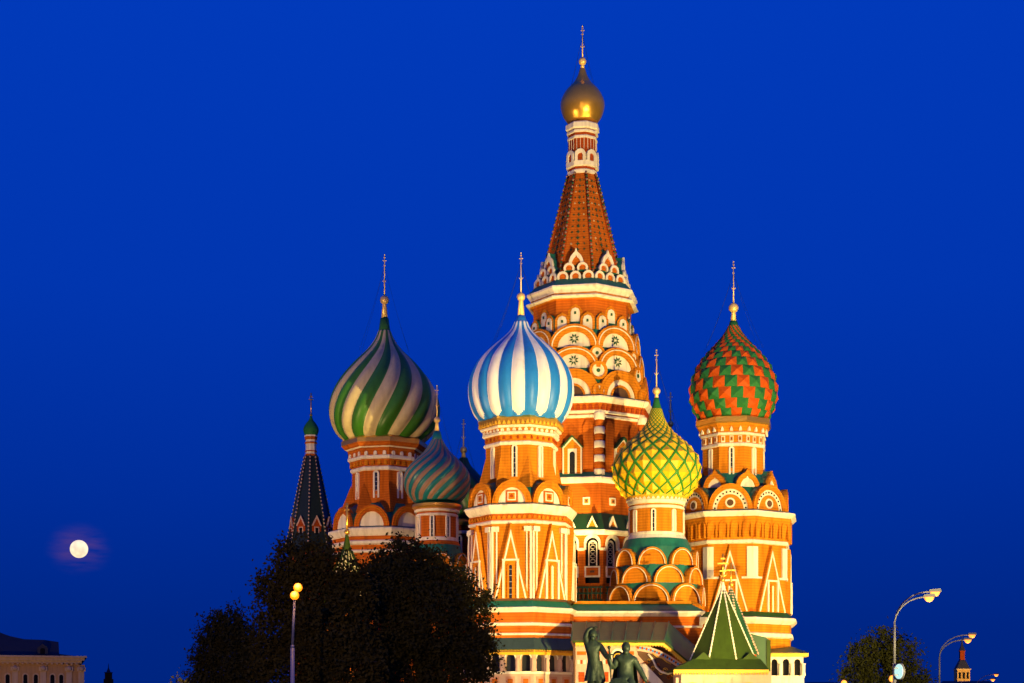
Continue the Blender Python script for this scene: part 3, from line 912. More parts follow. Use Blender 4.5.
# ---- central tower with the tent spire
def central_tower():
    T = Tower(582.5, 156, CATH, 'tall central tower with tent spire and small gold dome')
    b = MB(); T.oct(b, [(72, 735), (72, 540)], 'brick'); T.oct(b, [(67, 540), (67, 478)], 'brick'); T.oct(b, [(62, 478), (62, 398)], 'brick'); T.root(b)
    # gold dome
    pr = [(15, 123), (19.6, 116), (22, 107), (21, 99.5), (16.5, 91), (9.5, 83.5), (5, 76), (2.8, 69)]
    P = catmull([(T.h(a), T.z(y)) for a, y in pr], 6)
    d = MB(); d.lathe(48, P, 0, 'gold', True); T.part('onion_dome', d)
    finial(T, 0, 26, 61.5, 4.0, 70, 2.6, 92, 14, False)
    # collar
    c = MB()
    T.oct(c, [(14.6, 128), (16, 126.5), (16, 122), (15, 121)], 'white')
    T.oct(c, [(13.6, 150), (13.2, 127)], 'brick_red')
    T.oct(c, [(14, 132), (15, 131.4), (15, 129.6), (14, 129)], 'white')
    T.oct(c, [(13.4, 138), (14.4, 137.4), (14.4, 135.4), (13.4, 134.8)], 'white')
    T.oct(c, [(12.6, 142), (13.4, 141.6), (13.4, 141), (12.6, 140.6)], 'white')
    dentils(c, T, 13.3, 138, 149, 3, 'box', 'white', wfrac=0.10, proud=0.06)
    T.oct(c, [(13, 172), (13, 148)], 'brick_red')
    T.oct(c, [(14, 166), (15.6, 165), (15.6, 160.5), (14, 160)], 'white')
    T.oct(c, [(13, 173.5), (14.4, 172.5), (14.4, 169.4), (13, 168.6)], 'white')
    T.part('collar', c)
    for k in T.faces():
        fr = T.frame(k, 14.6); m = MB()
        A = archpoly(T.h(5.4), T.z(161, 14.6), T.z(149, 14.6)); B = archpoly(T.h(2.6), T.z(161, 14.6), T.z(153, 14.6))
        m.prism(fr, A, -0.6, -0.08, 'teal')
        m.band(fr, A, B, -0.3, 0.12, 'white'); m.prism(fr, B, -0.1, 0.0, 'brick_red')
        T.part('arch_gable', m)
    # tent
    tent = [(46, 284), (33.6, 240), (13.4, 172)]
    tp = T.prof([(41, 284), (13.2, 172)])
    t = MB(); t.lathe(8, tp, ROT, 'brick', circ=False)
    (ra, za), (rb, zb_) = tp
    for k in T.faces():                       # glazed tile stars on the faces
        a = ROT + 2*PI*k/8
        for f, q in [(0.30 + 0.052*i, 1) for i in range(13)]:
            r_ = ra + (rb - ra) * f; z = za + (zb_ - za) * f
            half = r_ * math.tan(PI/8)
            cols = (-0.5, 0, 0.5)
            for c_ in cols:
                u = c_ * half
                big = (c_ == 0 and int(f*100) % 2 == 0)
                sz = 0.15 if c_ == 0 else 0.09
                sz *= (1.25 - 0.6*f)
                ca, sa = math.cos(a), math.sin(a)
                def fr(uu, zz, d): return (ca*(r_ - (zz - z)*(ra-rb)/(zb_-za)*1.0 + d) - sa*uu, sa*(r_ - (zz - z)*(ra-rb)/(zb_-za) + d) + ca*uu, zz)
                col = 'darkgreen' if (c_ == 0 or random.random() < 0.6) else 'dcream'
                t.prism(fr, [(u + sz*0.4, z - sz*0.4), (u + sz*1.3, z), (u + sz*0.4, z + sz*0.4), (u, z + sz*1.5), (u - sz*0.4, z + sz*0.4), (u - sz*1.3, z), (u - sz*0.4, z - sz*0.4), (u, z - sz*1.5)], -0.05, 0.06, col)
    T.part('tent_roof', t)
    for k in T.faces(8, 0.5):
        a = ROT + 2*PI*(k+0.5)/8; m = MB(); kk = 1/math.cos(PI/8)
        p0 = Vector((ra*kk*math.cos(a), ra*kk*math.sin(a), za)); p1 = Vector((rb*kk*math.cos(a), rb*kk*math.sin(a), zb_))
        m.tube([p0, p1], 0.14, 'brick_red', 6)
        for i in range(34):
            p = p0.lerp(p1, (i + 0.5) / 34) + Vector((math.cos(a), math.sin(a), 0)) * 0.12
            m.ball(p, 0.12, 'tpink' if i % 2 else 'darkgreen', 6)
        T.part('tent_rib', m)
    # kokoshnik pyramids at the tent's foot
    for k in T.faces():
        m = MB()
        def circ(fr, u, yc, rp, hw):
            z = T.z(yc, hw); q = rp * T.s
            O_ = arc(q, z, 12, q, -0.5, PI + 0.5); I_ = [(x, z + (y - z)) for x, y in arc(q*0.60, z, 12, q*0.60, -0.5, PI + 0.5)]
            O_ = [(x + u, y) for x, y in O_]; I_ = [(x + u, y) for x, y in I_]
            m.prism(fr, O_, -1.6, -0.02, 'teal')
            m.band(fr, O_, I_, -0.1, 0.16, 'white'); m.prism(fr, I_, -0.02, 0.05, 'brick')
        s_ = T.s
        f1 = T.frame(k, 44.5); f2 = T.frame(k, 42.6); f3 = T.frame(k, 40.4)
        for u in (-12.6, 0, 12.6): circ(f1, u*s_, 277.4, 5.5, 44.5)
        for u in (-6.6, 6.6): circ(f2, u*s_, 269, 5.4, 42.6)
        K = keel(7.6*s_, T.z(266, 40.4), T.z(249, 40.4) - T.z(266, 40.4))
        z0 = T.z(266, 40.4)
        m.prism(f3, K, -1.8, -0.02, 'teal')
        m.band(f3, K, scale_poly(K, 0.62, z0), -0.1, 0.18, 'white'); m.prism(f3, scale_poly(K, 0.62, z0), -0.02, 0.05, 'brick')
        T.part('stacked_gables', m)
    # upper cornice
    c = MB()
    T.oct(c, [(51.8, 285.6), (44.5, 279)], 'teal')
    T.oct(c, [(48.6, 294), (49.6, 291.6), (52.6, 287.4), (52.6, 285.4), (51.4, 284.8)], 'white')
    T.oct(c, [(48.8, 296), (49, 293)], 'ochre')
    T.oct(c, [(47.5, 299.6), (50, 298.6), (53.4, 296.6), (53.4, 295.4), (49, 294.4)], ['ochre', 'white', 'white', 'white'])
    T.part('cornice', c)
    d = MB(); T.oct(d, [(46.4, 345), (46.4, 299)], 'brick'); T.part('drum', d)
    # little niches under the cornice
    for k in T.faces():
        m = MB(); fr = T.frame(k, 48.5); s_ = T.s
        for u, yt, yb in ((0, 304.5, 322), (-12.5, 313, 331), (12.5, 313, 331)):
            zb2, zt2 = T.z(yb, 48.5), T.z(yt, 48.5); w = 7.2*s_
            K = [(u*s_ + p, q) for p, q in ([(w, zb2), (w, zt2 - w*0.9), (w*0.55, zt2 - w*0.3), (0, zt2), (-w*0.55, zt2 - w*0.3), (-w, zt2 - w*0.9), (-w, zb2)])]
            I = [(u*s_ + p, q) for p, q in archpoly(w*0.62, zb2, zt2 - w*0.45, 4)]
            ob = MB()
            dd = 0.0 if u else -0.25
            ob.prism(fr, K, dd - 1.0, dd + 0.10, 'ochre', 'teal'); ob.prism(fr, I, dd, dd + 0.15, 'white')
            zc = (zb2 + zt2) / 2
            ob.fbox(fr, u*s_ - 0.10, u*s_ + 0.10, zc - 0.12, zc + 0.12, dd, dd + 0.20, 'darkgreen')
            T.part('niche', ob)
    # three rows of big half-round gables
    r = MB(); T.oct(r, [(62, 401), (60.4, 397), (56.2, 371), (52.3, 348), (49.4, 332), (46.8, 322)], 'teal'); T.part('roof', r)
    for (y0, y1, hw, w) in ((347.5, 325, 53.2, 49), (369, 347, 57.2, 50), (397, 369.5, 61.5, 53)):
        for k in T.faces():
            kokoshnik(T, T.frame(k, hw), y0, y1, w, hw, 1.6, 'open' if y0 > 390 else 'mid')
    for k in T.faces(8, 0.5):
        disc(T, T.frame(k, 57.6, 8, 0.5), 354, 7.6, 57)
        disc(T, T.frame(k, 62.2, 8, 0.5), 371.5, 9.0, 61)
        disc(T, T.frame(k, 66.4, 8, 0.5), 392, 7.2, 65)
    # cornice below the gables
    c = MB()
    T.oct(c, [(65, 404.6), (67, 402.6), (69.6, 399), (69.6, 397.4), (67.5, 396.8)], 'white')
    T.oct(c, [(68.4, 397), (60, 395)], 'teal')
    T.oct(c, [(64, 412), (65.6, 404)], 'brick')
    dentils(c, T, 64.8, 405.6, 411, 9, 'arch', 'brick_red', wfrac=0.55, proud=0.16)
    T.oct(c, [(63.6, 414.4), (65.2, 413.6), (65.2, 411.6), (64, 411)], 'white')
    T.oct(c, [(62, 419), (63.8, 418), (63.8, 416.2), (62.4, 415.6)], 'white')
    T.part('cornice', c)
    for k in T.faces():
        fr = T.frame(k, 62); m = MB(); s_ = T.s
        hw = 62
        # gabled window
        def P_(u, y): return (u*s_, T.z(y, hw))
        outl = [P_(8.6, 475), P_(8.6, 449), P_(0, 439.5), P_(-8.6, 449), P_(-8.6, 475)]
        inl = [P_(6.4, 475), P_(6.4, 450), P_(0, 443), P_(-6.4, 450), P_(-6.4, 475)]
        m.prism(fr, outl, -0.1, 0.36, 'ochre', 'white')
        m.band(fr, [P_(9.3, 475), P_(9.3, 448.6), P_(0, 438.4), P_(-9.3, 448.6), P_(-9.3, 475)], [P_(8.1, 475), P_(8.1, 449.2), P_(0, 440.4), P_(-8.1, 449.2), P_(-8.1, 475)], 0.1, 0.44, 'white')
        m.fbox(fr, -4.4*s_, 4.4*s_, T.z(475, hw), T.z(450, hw), 0.3, 0.40, 'white')
        m.prism(fr, archpoly(2.6*s_, T.z(475, hw), T.z(453, hw)), 0.3, 0.42, 'glass')
        T.part('window', m)
        rf = MB()
        rf.band(fr, [P_(11, 449), P_(0, 436.4), P_(-11, 449)], [P_(9.5, 449), P_(0, 438.2), P_(-9.5, 449)], -0.1, 0.62, 'darkgreen'); T.part('window_hood', rf)
        for u in (-15, 15):
            p = MB(); p.prism(fr, [P_(u + 5, 470), P_(u + 5, 428), P_(u + 2, 422), P_(u - 2, 422), P_(u - 5, 428), P_(u - 5, 470)], -0.1, 0.22, 'brick'); T.part('wall_panel', p)
    for k in T.faces(8, 0.5):
        a = ROT + 2*PI*(k+0.5)/8; Rr = T.h(62.5)/math.cos(PI/8)
        cx_, cy_ = Rr*math.cos(a), Rr*math.sin(a); m = MB()
        ys = [476, 470, 463, 456, 449, 442, 435, 428, 421, 413.5]
        for i in range(len(ys) - 1):
            za_, zb2 = T.z(ys[i], 66), T.z(ys[i+1], 66)
            w = i % 2 == 0
            rr = T.h(5.3 if w else 4.6)
            m.lathe(12, [(rr*0.94, za_), (rr, za_ + 0.08), (rr, zb2 - 0.08), (rr*0.94, zb2)], 0, 'white' if w else 'brick', True, True, True, cx_, cy_)
        T.part('striped_column', m)
    # lower tiers
    c = MB()
    T.oct(c, [(69, 478), (63, 473)], 'teal')
    T.oct(c, [(67, 484), (68.2, 482.6), (69.8, 480), (69.8, 478), (68.6, 477.4)], 'white')
    T.part('cornice', c)
    for k in T.faces():
        fr = T.frame(k, 67)
        for u in (-14, 14):
            m = MB(); s_ = T.s
            for q, mm_, d in ((3.4, 'white', 0.12), (2.0, 'ochre', 0.15), (1.0, 'dark_brown', 0.18)):
                m.fbox(fr, (u-q)*s_, (u+q)*s_, T.z(502 + q*1.1, 67), T.z(502 - q*1.1, 67), -0.05, d, mm_)
            T.part('square_boss', m)
    r = MB(); T.oct(r, [(80, 531), (79, 529.5), (68, 515), (66.8, 514)], 'darkgreen'); T.part('roof', r)
    c = MB(); T.oct(c, [(76, 536), (78, 534.6), (80.4, 532.6), (80.4, 530.8), (78.6, 530)], 'white'); T.part('cornice', c)
    w = MB(); T.oct(w, [(74, 604), (74, 584)], 'brick'); T.part('gallery_parapet', w)
    for k in T.faces():
        fr = T.frame(k, 76); half = T.h(76)*math.tan(PI/8); s_ = T.s
        for i in range(3):
            uc = -half + (i+0.5)*2*half/3; ww = half/3
            m = MB()
            aw = ww*0.66; zt = T.z(531, 76); zb2 = T.z(584, 76); za_ = T.z(537, 76)
            ins = [(uc + p, q) for p, q in archpoly(aw, zb2, za_)]
            oo = [(uc + ww, zb2), (uc + ww, za_ - aw)]
            n = 10; outp = [(uc + ww*0.999, zb2)]
            for j in range(n + 1):
                t_ = PI*j/n; cc, ss = math.cos(t_), math.sin(t_)
                q = max(abs(cc), abs(ss)); outp.append((uc + ww*0.999*cc/q, za_ - aw + (zt - za_ + aw)*ss/q))
            outp.append((uc - ww*0.999, zb2))
            m.band(fr, outp, ins, -0.6, 0.0, 'brick')
            m.band(fr, [(uc + p, q) for p, q in archpoly(aw*1.16, zb2 + 3.0, za_ + 0.16)], [(uc + p, q) for p, q in archpoly(aw*0.86, zb2 + 3.0, za_ - 0.14)], -0.2, 0.12, 'white')
            m.prism(fr, [(uc + p, q) for p, q in archpoly(aw*0.99, zb2, za_ - 0.01)], -0.34, -0.30, 'dark')
            m.band(fr, [(uc + p, q) for p, q in archpoly(aw*0.62, zb2 + 1.6, za_ - 0.35)], [(uc + p, q) for p, q in archpoly(aw*0.46, zb2 + 1.6, za_ - 0.52)], -0.32, -0.22, 'white')
            for q_ in range(5): m.tube([fr(uc + 0.22*math.cos(j*0.9 + q_), zb2 + 2.0 + q_*0.42 + 0.16*math.sin(j*0.9 + q_), -0.26) for j in range(8)], 0.03, 'white', 4)
            m.fbox(fr, uc + ww - 0.28, uc + ww - 0.0, zb2 + 2.9, zb2 + 3.15, -0.1, 0.16, 'white')
            m.fbox(fr, uc - ww, uc - ww + 0.28, zb2 + 2.9, zb2 + 3.15, -0.1, 0.16, 'white')
            T.part('gallery_arch', m)
            gm = MB(); gm.prism(fr, [(uc + 0.48*ww, T.z(529, 76)), (uc, T.z(518, 74)), (uc - 0.48*ww, T.z(529, 76))], -1.2, 0.12, 'ochre', 'teal')
            gm.band(fr, [(uc + 0.55*ww, T.z(529.6, 76)), (uc, T.z(517, 74)), (uc - 0.55*ww, T.z(529.6, 76))], [(uc + 0.40*ww, T.z(529.6, 76)), (uc, T.z(520.4, 74)), (uc - 0.40*ww, T.z(529.6, 76))], 0.0, 0.2, 'white')
            T.part('pediment', gm)
            pm = MB(); z1, z0 = T.z(567, 76), T.z(578, 76)
            pm.fbox(fr, uc - 0.7, uc + 0.7, z0, z1, -0.3, 0.08, 'white'); pm.fbox(fr, uc - 0.55, uc + 0.55, z0 + 0.14, z1 - 0.14, 0, 0.11, 'brick'); pm.fbox(fr, uc - 0.2, uc + 0.2, z0 + 0.4, z1 - 0.4, 0, 0.14, 'dark_brown')
            T.part('wall_panel', pm)
        bm = MB()
        fr2 = T.frame(k, 80)
        for i in range(15):
            u = -half + (i + 0.5)*2*half/15
            bm.fbox(fr2, u - 0.05, u + 0.05, T.z(602, 80), T.z(589, 80), -0.05, 0.05, 'iron')
        for y in (588, 594, 601): bm.fbox(fr2, -half, half, T.z(y + 0.8, 80), T.z(y - 0.8, 80), -0.07, 0.07, 'iron')
        T.part('railing', bm)
    return T

near_tower(); left_tower(); right_tower(); yellow_tower(); teal_tower(); dark_tower(); hidden_tower(); central_tower()

# ---- gallery block between the towers
def rect_run(mb, x0, x1, y0, y1, prof, m):
    V = []
    for d, z in prof: V += [(x0-d, y0-d, z), (x1+d, y0-d, z), (x1+d, y1+d, z), (x0-d, y1+d, z)]
    Fs = []; ms = []
    for j in range(len(prof)-1):
        for i in range(4):
            i2 = (i+1) % 4; Fs.append((4*j+i, 4*j+i2, 4*j+4+i2, 4*j+4+i)); ms.append(m if isinstance(m, str) else m[j])
    n = 4*(len(prof)-1); Fs.append((n, n+1, n+2, n+3)); ms.append(ms[-1])
    mb.add(V, Fs, ms)
YB = 137.4
b = MB(); zf = lambda y: pz(y, YB)
rect_run(b, px(566, YB), px(700.5, YB), YB, 168, [(0, 0), (0, zf(616.4))], 'brick')
BLK = obj('gallery_block', b, CATH)
b = MB(); rect_run(b, px(566, YB), px(700.5, YB), YB, 168, [(0, zf(616.6)), (0.1, zf(616)), (0.35, zf(613)), (0.35, zf(611.4)), (0.2, zf(610.8))], 'white')
rect_run(b, px(566, YB), px(700.5, YB), YB, 168, [(0, zf(628)), (0.16, zf(627.4)), (0.16, zf(626)), (0, zf(625.6))], 'white')
for i in range(5):
    q = 0.45 - 0.09*i
    b.box(px(700.5, YB) - 0.1, px(700.5, YB) + q, YB - q, YB + 0.3, zf(617.5 + 2*i + 2), zf(617.5 + 2*i) - 0.003*i, 'white')
obj('cornice', b, BLK)
b = MB(); rect_run(b, px(566, YB), px(700.5, YB), YB, 168, [(0.32, zf(611)), (-0.6, zf(604.4)), (-0.62, zf(603.2))], ['teal', 'greenroof']); obj('roof', b, BLK)
b = MB(); rect_run(b, px(566, YB) + 0.7, px(700.5, YB) - 0.7, YB + 0.7, 168, [(0, zf(605)), (0, zf(600.5)), (-0.3, zf(600.2))], ['ochre', 'dark_brown']); obj('parapet', b, BLK)
# tall podium mass in the middle of the building
b = MB(); rect_run(b, px(345, 150), px(770, 150), 150.5, 172, [(0, 0), (0, pz(604, 150))], 'brick_red')
rect_run(b, px(345, 150), px(770, 150), 150.5, 172, [(0.3, pz(604, 150)), (0.3, pz(602, 150)), (-3, pz(594, 150))], ['white', 'teal'])
obj('podium', b, CATH)

# ---- covered stair with grey sheet roof and rampant arch
YS = 130.5
zs = lambda y, Y=YS: pz(y, Y)
def frS(u, z, d): return (u, YS - d, z)
st = MB()
st.prism(frS, [(px(575, YS), 0), (px(672, YS), 0), (px(686, YS), zs(668)), (px(640, YS), zs(650)), (px(634, YS), zs(643)), (px(575, YS), zs(643))], -5.5, 0, 'panel')
STAIR = obj('stair_porch', st, CATH, label='covered stair porch with grey sheet roof and sloping arch')
rf = MB()
# front slope panels with standing seams
A = [Vector((px(571, YS), YS - 0.7, zs(641))), Vector((px(663.5, YS), YS - 0.7, zs(641))), Vector((px(669, YS+3), YS + 3.2, zs(622, YS+3))), Vector((px(573, YS+3), YS + 3.2, zs(622, YS+3)))]
rf.quad(A[0], A[1], A[2], A[3], 'greyroof')
for i in range(8):
    t = i / 7
    p = A[0].lerp(A[1], t); q = A[3].lerp(A[2], t)
    rf.tube([p + Vector((0, -0.02, 0.05)), q + Vector((0, -0.02, 0.05))], 0.06, 'greyroof', 5)
# sloping part going down to the right
B = [A[1], Vector((px(689, YS), YS - 0.7, zs(662.5))), Vector((px(706, YS+3), YS + 3.2, zs(655, YS+3))), A[2]]
rf.quad(B[0], B[1], B[2], B[3], 'darkgreen')
lo = Vector((0, 0, -0.18))
for a_, b_ in ((A[0], A[1]), (B[0], B[1])):
    rf.quad(a_ + lo, b_ + lo, b_, a_, 'greenroof')
rf.quad(A[0] + lo, A[1] + lo, A[2] + lo, A[3] + lo, 'dark_brown'); rf.quad(B[0] + lo, B[1] + lo, B[2] + lo, B[3] + lo, 'dark_brown')
rf.quad(A[0] + lo, A[0], A[3], A[3] + lo, 'teal'); rf.quad(B[1] + lo, B[1], B[2], B[2] + lo, 'darkgreen')
obj('roof', rf, STAIR)
fg = MB()
path = [(px(575, YS), zs(641.8)), (px(662.4, YS), zs(641.8)), (px(688, YS), zs(663.4))]
for (u0, z0), (u1, z1) in zip(path, path[1:]):
    fg.prism(frS, [(u0, z0 - 0.28), (u1, z1 - 0.28), (u1, z1), (u0, z0)], 0.0, 0.55, 'goldpaint')
    n = int(math.hypot(u1-u0, z1-z0) / 0.22)
    for i in range(n):
        t = (i + 0.5)/n; u = u0 + (u1-u0)*t; z = z0 + (z1-z0)*t - 0.28
        fg.prism(frS, [(u + 0.09, z), (u - 0.09, z), (u, z - 0.16)], 0.4, 0.53, 'goldpaint')
obj('eaves_fringe', fg, STAIR)
# rampant arch: pale band with painted ornament and a dark opening
ar = MB()
def quadr(t): # lower edge of the band
    return (px(637, YS) + (px(683, YS) - px(637, YS))*t, zs(651) + (zs(671) - zs(651))*(t**1.7))
lower = [quadr(i/12) for i in range(13)]
upper = [(u, z + 0.50) for u, z in lower]
ar.band(frS, upper, lower, 0.0, 0.10, 'panel')
for i in range(22):
    t = (i + 0.5)/22; u, z = quadr(t)
    ar.prism(frS, [(u + 0.09*math.cos(q), z + 0.26 + 0.10*math.sin(q)) for q in [2*PI*j/8 for j in range(8)]], 0.05, 0.13, 'blue' if i % 2 else 'brick_red')
obj('sloping_arch', ar, STAIR)
dk = MB()
dk.prism(frS, lower + [(px(683, YS), zs(694)), (px(674, YS), zs(694)), (px(645, YS), zs(663)), (px(638, YS), zs(655))], -0.02, 0.02, 'dark_brown')  # flat brown sheet, the stair's shaded interior put into its colour
for i in range(9):                       # gilded scrolls over the painted dark interior
    t = (i + 0.5) / 9; x, y = 643 + 36*t, 655 + 20*t + (3 if i % 2 else 8)
    dk.tube([frS(px(x, YS) + 0.22*(1 - j/14)*math.cos(j*0.8), zs(y) + 0.22*(1 - j/14)*math.sin(j*0.8), 0.05) for j in range(12)], 0.03, 'goldpaint' if i % 3 else 'brick', 4)

obj('stair_opening', dk, STAIR)
sc_ = MB()
sc_.tube([frS(px(x, YS), zs(y), 0.12) for x, y in ((648, 654), (653, 660), (656, 667), (661, 672), (668, 674), (674, 672), (681, 671))], 0.09, 'white', 6)
sc_.tube([frS(px(x, YS), zs(y), 0.10) for x, y in ((652, 653), (657, 657), (662, 658), (667, 662), (671, 664))], 0.05, 'goldpaint', 6)
obj('curved_valance', sc_, STAIR)
hr = MB()
hr.prism(frS, [(px(640, YS), zs(664)), (px(645, YS), zs(664)), (px(674, YS), zs(694)), (px(668, YS), zs(700)), (px(640, YS), zs(672))], 0.0, 0.22, 'white')
hr.prism(frS, [(px(640, YS), zs(673)), (px(668, YS), zs(701)), (px(668, YS), zs(712)), (px(640, YS), zs(684))], 0.0, 0.12, 'pink_panel')
for i in range(7):
    x = 642 + i*4; y = 676 + i*4
    hr.prism(frS, [(px(x, YS), zs(y)), (px(x + 2.4, YS), zs(y + 2.4)), (px(x + 2.4, YS), zs(y + 8)), (px(x, YS), zs(y + 5.6))], 0.1, 0.17, 'brick')
obj('stair_balustrade', hr, STAIR)
# decorated wall bays behind the statue
for i, (x0, x1) in enumerate(((577, 586), (588, 600), (603, 610), (626, 634))):
    m = MB()
    m.fbox(frS, px(x0, YS), px(x1, YS), zs(655), zs(651.4), 0, 0.05, 'brick')
    m.fbox(frS, px(x0, YS), px(x1, YS), zs(666), zs(658), 0, 0.05, 'panel')
    for q in range(3):
        xx = x0 + (x1 - x0)*(q + 0.5)/3
        m.fbox(frS, px(xx - 1, YS), px(xx + 1, YS), zs(664), zs(660), 0.02, 0.08, 'brick_red' if q % 2 else 'white')
    m.fbox(frS, px(x0, YS), px(x1, YS), zs(683), zs(669), 0, 0.05, 'panel')
    m.fbox(frS, px(x0 + 1.5, YS), px(x1 - 1.5, YS), zs(682), zs(672), 0.02, 0.08, 'brick_red')
    obj('painted_panel', m, STAIR)
m = MB()
c0 = px(618, YS); r0 = 5.6*YS/F
m.band(frS, [(c0 + p, q) for p, q in archpoly(r0*1.35, zs(664), zs(648.5))], [(c0 + p, q) for p, q in archpoly(r0, zs(664), zs(650.6))], 0.0, 0.12, 'white')
m.prism(frS, [(c0 + p, q) for p, q in archpoly(r0, zs(664), zs(650.6))], -0.05, 0.02, 'dark')
m.tube([frS(c0 + r0*0.75*math.cos(t), zs(657) + r0*0.6*math.sin(t), 0.06) for t in [PI*2*j/10 for j in range(11)]], 0.05, 'goldpaint', 5)
obj('window', m, STAIR)

# drainpipe between tower and stair
m = MB(); m.tube([(px(571, 129.7), 129.7, zs(641, 129.7)), (px(574.5, 129.7), 129.7, zs(648, 129.7)), (px(574.5, 129.7), 129.7, 0)], 0.09, 'dark_brown', 8)
obj('drainpipe', m, CATH)

# ---- tent roofed porch at the front right
def porch_tent(cx, Y, y_apex, y_base, hw, n, rot, y_skirt, x0, x1, cross, label, ymin=735, gold=True):
    k = Y / F; X = px(cx, Y)
    base = MB()
    base.box(px(x0+4, Y) - X, px(x1-4, Y) - X, -3.2, 3.2, 0, pz(y_skirt + 2, Y-3), 'panel')
    P = obj('porch', base, CATH, (X, Y, 0), label)
    zA, zB = pz(y_apex, Y), pz(y_base, Y - hw*k*0.8)
    t = MB()
    t.lathe(n, [(hw*k, zB), (1.4*k, zA)], rot, 'greenroof', circ=True)
    obj('tent_roof', t, P)
    for i in range(n):
        a = rot + 2*PI*(i+0.5)/n
        if math.sin(a) > 0.75: continue
        p0 = Vector((hw*k*math.cos(a), hw*k*math.sin(a), zB)); p1 = Vector((1.4*k*math.cos(a), 1.4*k*math.sin(a), zA))
        m = MB(); m.tube([p0, p1], 0.055, 'white', 6)
        for j in range(22):
            m.ball(p0.lerp(p1, (j+0.5)/22), 0.08, 'white', 6)
        obj('tent_rib', m, P)
    sk = MB()
    xa, xb = px(x0, Y-3.4) - X, px(x1, Y-3.4) - X
    zE = pz(y_skirt, Y-3.4); d = 3.5; c_ = hw*k*0.92
    V = [(xa, -d, zE), (xb, -d, zE), (xb, d, zE), (xa, d, zE), (-c_, -c_, zB + 0.05), (c_, -c_, zB + 0.05), (c_, c_, zB + 0.05), (-c_, c_, zB + 0.05)]
    sk.add(V, [(0,1,5,4), (1,2,6,5), (2,3,7,6), (3,0,4,7), (4,5,6,7), (3,2,1,0)], 'greenroof')
    for sx in (-1, 1):                     # small gablets on the skirt roof
        u = sx * c_ * 0.72
        sk.add([(u - 0.75, -c_*1.03, zB - 0.1), (u + 0.75, -c_*1.03, zB - 0.1), (u, -c_*1.0, zB + 0.55), (u, 0, zB + 0.5)], [(0,1,2), (1,3,2), (0,2,3)], 'greenroof')
    obj('skirt_roof', sk, P)
    fr_ = MB()
    def f(u, z, dd): return (u, -d + 0.02 - dd, z)
    fr_.fbox(f, xa + 0.05, xb - 0.05, zE - 0.22, zE - 0.01, -0.25, 0.02, 'goldpaint')
    nn = int((xb - xa)/0.2)
    for i in range(nn):
        u = xa + (i + 0.5)*(xb - xa)/nn
        fr_.prism(f, [(u + 0.085, zE - 0.22), (u - 0.085, zE - 0.22), (u, zE - 0.42)], -0.1, 0.0, 'goldpaint')
    def f3(u, z, dd): return (xb - 0.02 + dd, u, z)
    fr_.fbox(f3, -d + 0.05, d - 0.05, zE - 0.22, zE - 0.01, -0.25, 0.02, 'goldpaint')
    obj('eaves_fringe', fr_, P)
    wl = MB()
    def f2(u, z, dd): return (u, -3.2 - dd, z)
    for sx in (-1, 0, 1):
        u = sx * 2.1 + (xa + xb)/2
        wl.band(f2, [(u + p, q) for p, q in archpoly(0.95, 0.5, zE - 0.95)], [(u + p, q) for p, q in archpoly(0.7, 0.5, zE - 1.2)], 0, 0.1, 'goldpaint')
        wl.prism(f2, [(u + p, q) for p, q in archpoly(0.7, 0.5, zE - 1.2)], 0, 0.03, 'brick')
        wl.fbox(f2, u - 1.25, u - 1.05, 0.0, zE - 0.6, 0, 0.08, 'panel')
    obj('porch_front', wl, P)
    cr_ = MB()
    yb, yt = cross
    zb, zt = zA, pz(yt, Y)
    cr_.lathe(10, [(2.2*k, zA - 0.15), (2.4*k, zA + 0.12), (1.0*k, zA + 0.3), (0.8*k, zA + 0.5)], 0, 'white', True)
    cr_.ball((0, 0, zA + 0.62), 0.17, 'gold', 10)
    cr_.tube([(0, 0, zA + 0.5), (0, 0, zt)], 0.055, 'gold', 6)
    for f_, w in ((0.86, 0.18), (0.72, 0.42), (0.5, 0.25)):
        z = zb + (zt - zb)*f_; cr_.box(-w, w, -0.05, 0.05, z - 0.06, z + 0.06, 'gold')
    cr_.tube([(0.3*math.cos(a), 0, zb + (zt-zb)*0.45 + 0.3*math.sin(a)) for a in [PI*(1.05 + 0.9*i/8) for i in range(9)]], 0.05, 'gold', 5)
    obj('finial_cross', cr_, P)
    return P
porch_tent(723, 127.5, 588, 659.5, 35, 8, R(-90 - 8), 669.5, 673, 769, (585, 554), 'front porch with green tent roof and white beaded ribs')
# roof of the passage behind the porch
m = MB(); Yp = 137.0
def fp(u, z, d): return (u, Yp - d, z)
m.prism(fp, [(px(748, Yp), 0), (px(770.5, Yp), 0), (px(770.5, Yp), pz(641, Yp)), (px(766, Yp), pz(637.5, Yp)), (px(748, Yp), pz(633, Yp))], -6, 0, 'darkgreen')
m.fbox(fp, px(766.5, Yp), px(770.6, Yp), 0, pz(640, Yp), 0.0, 0.08, 'greenroof')
obj('passage_roof', m, CATH)
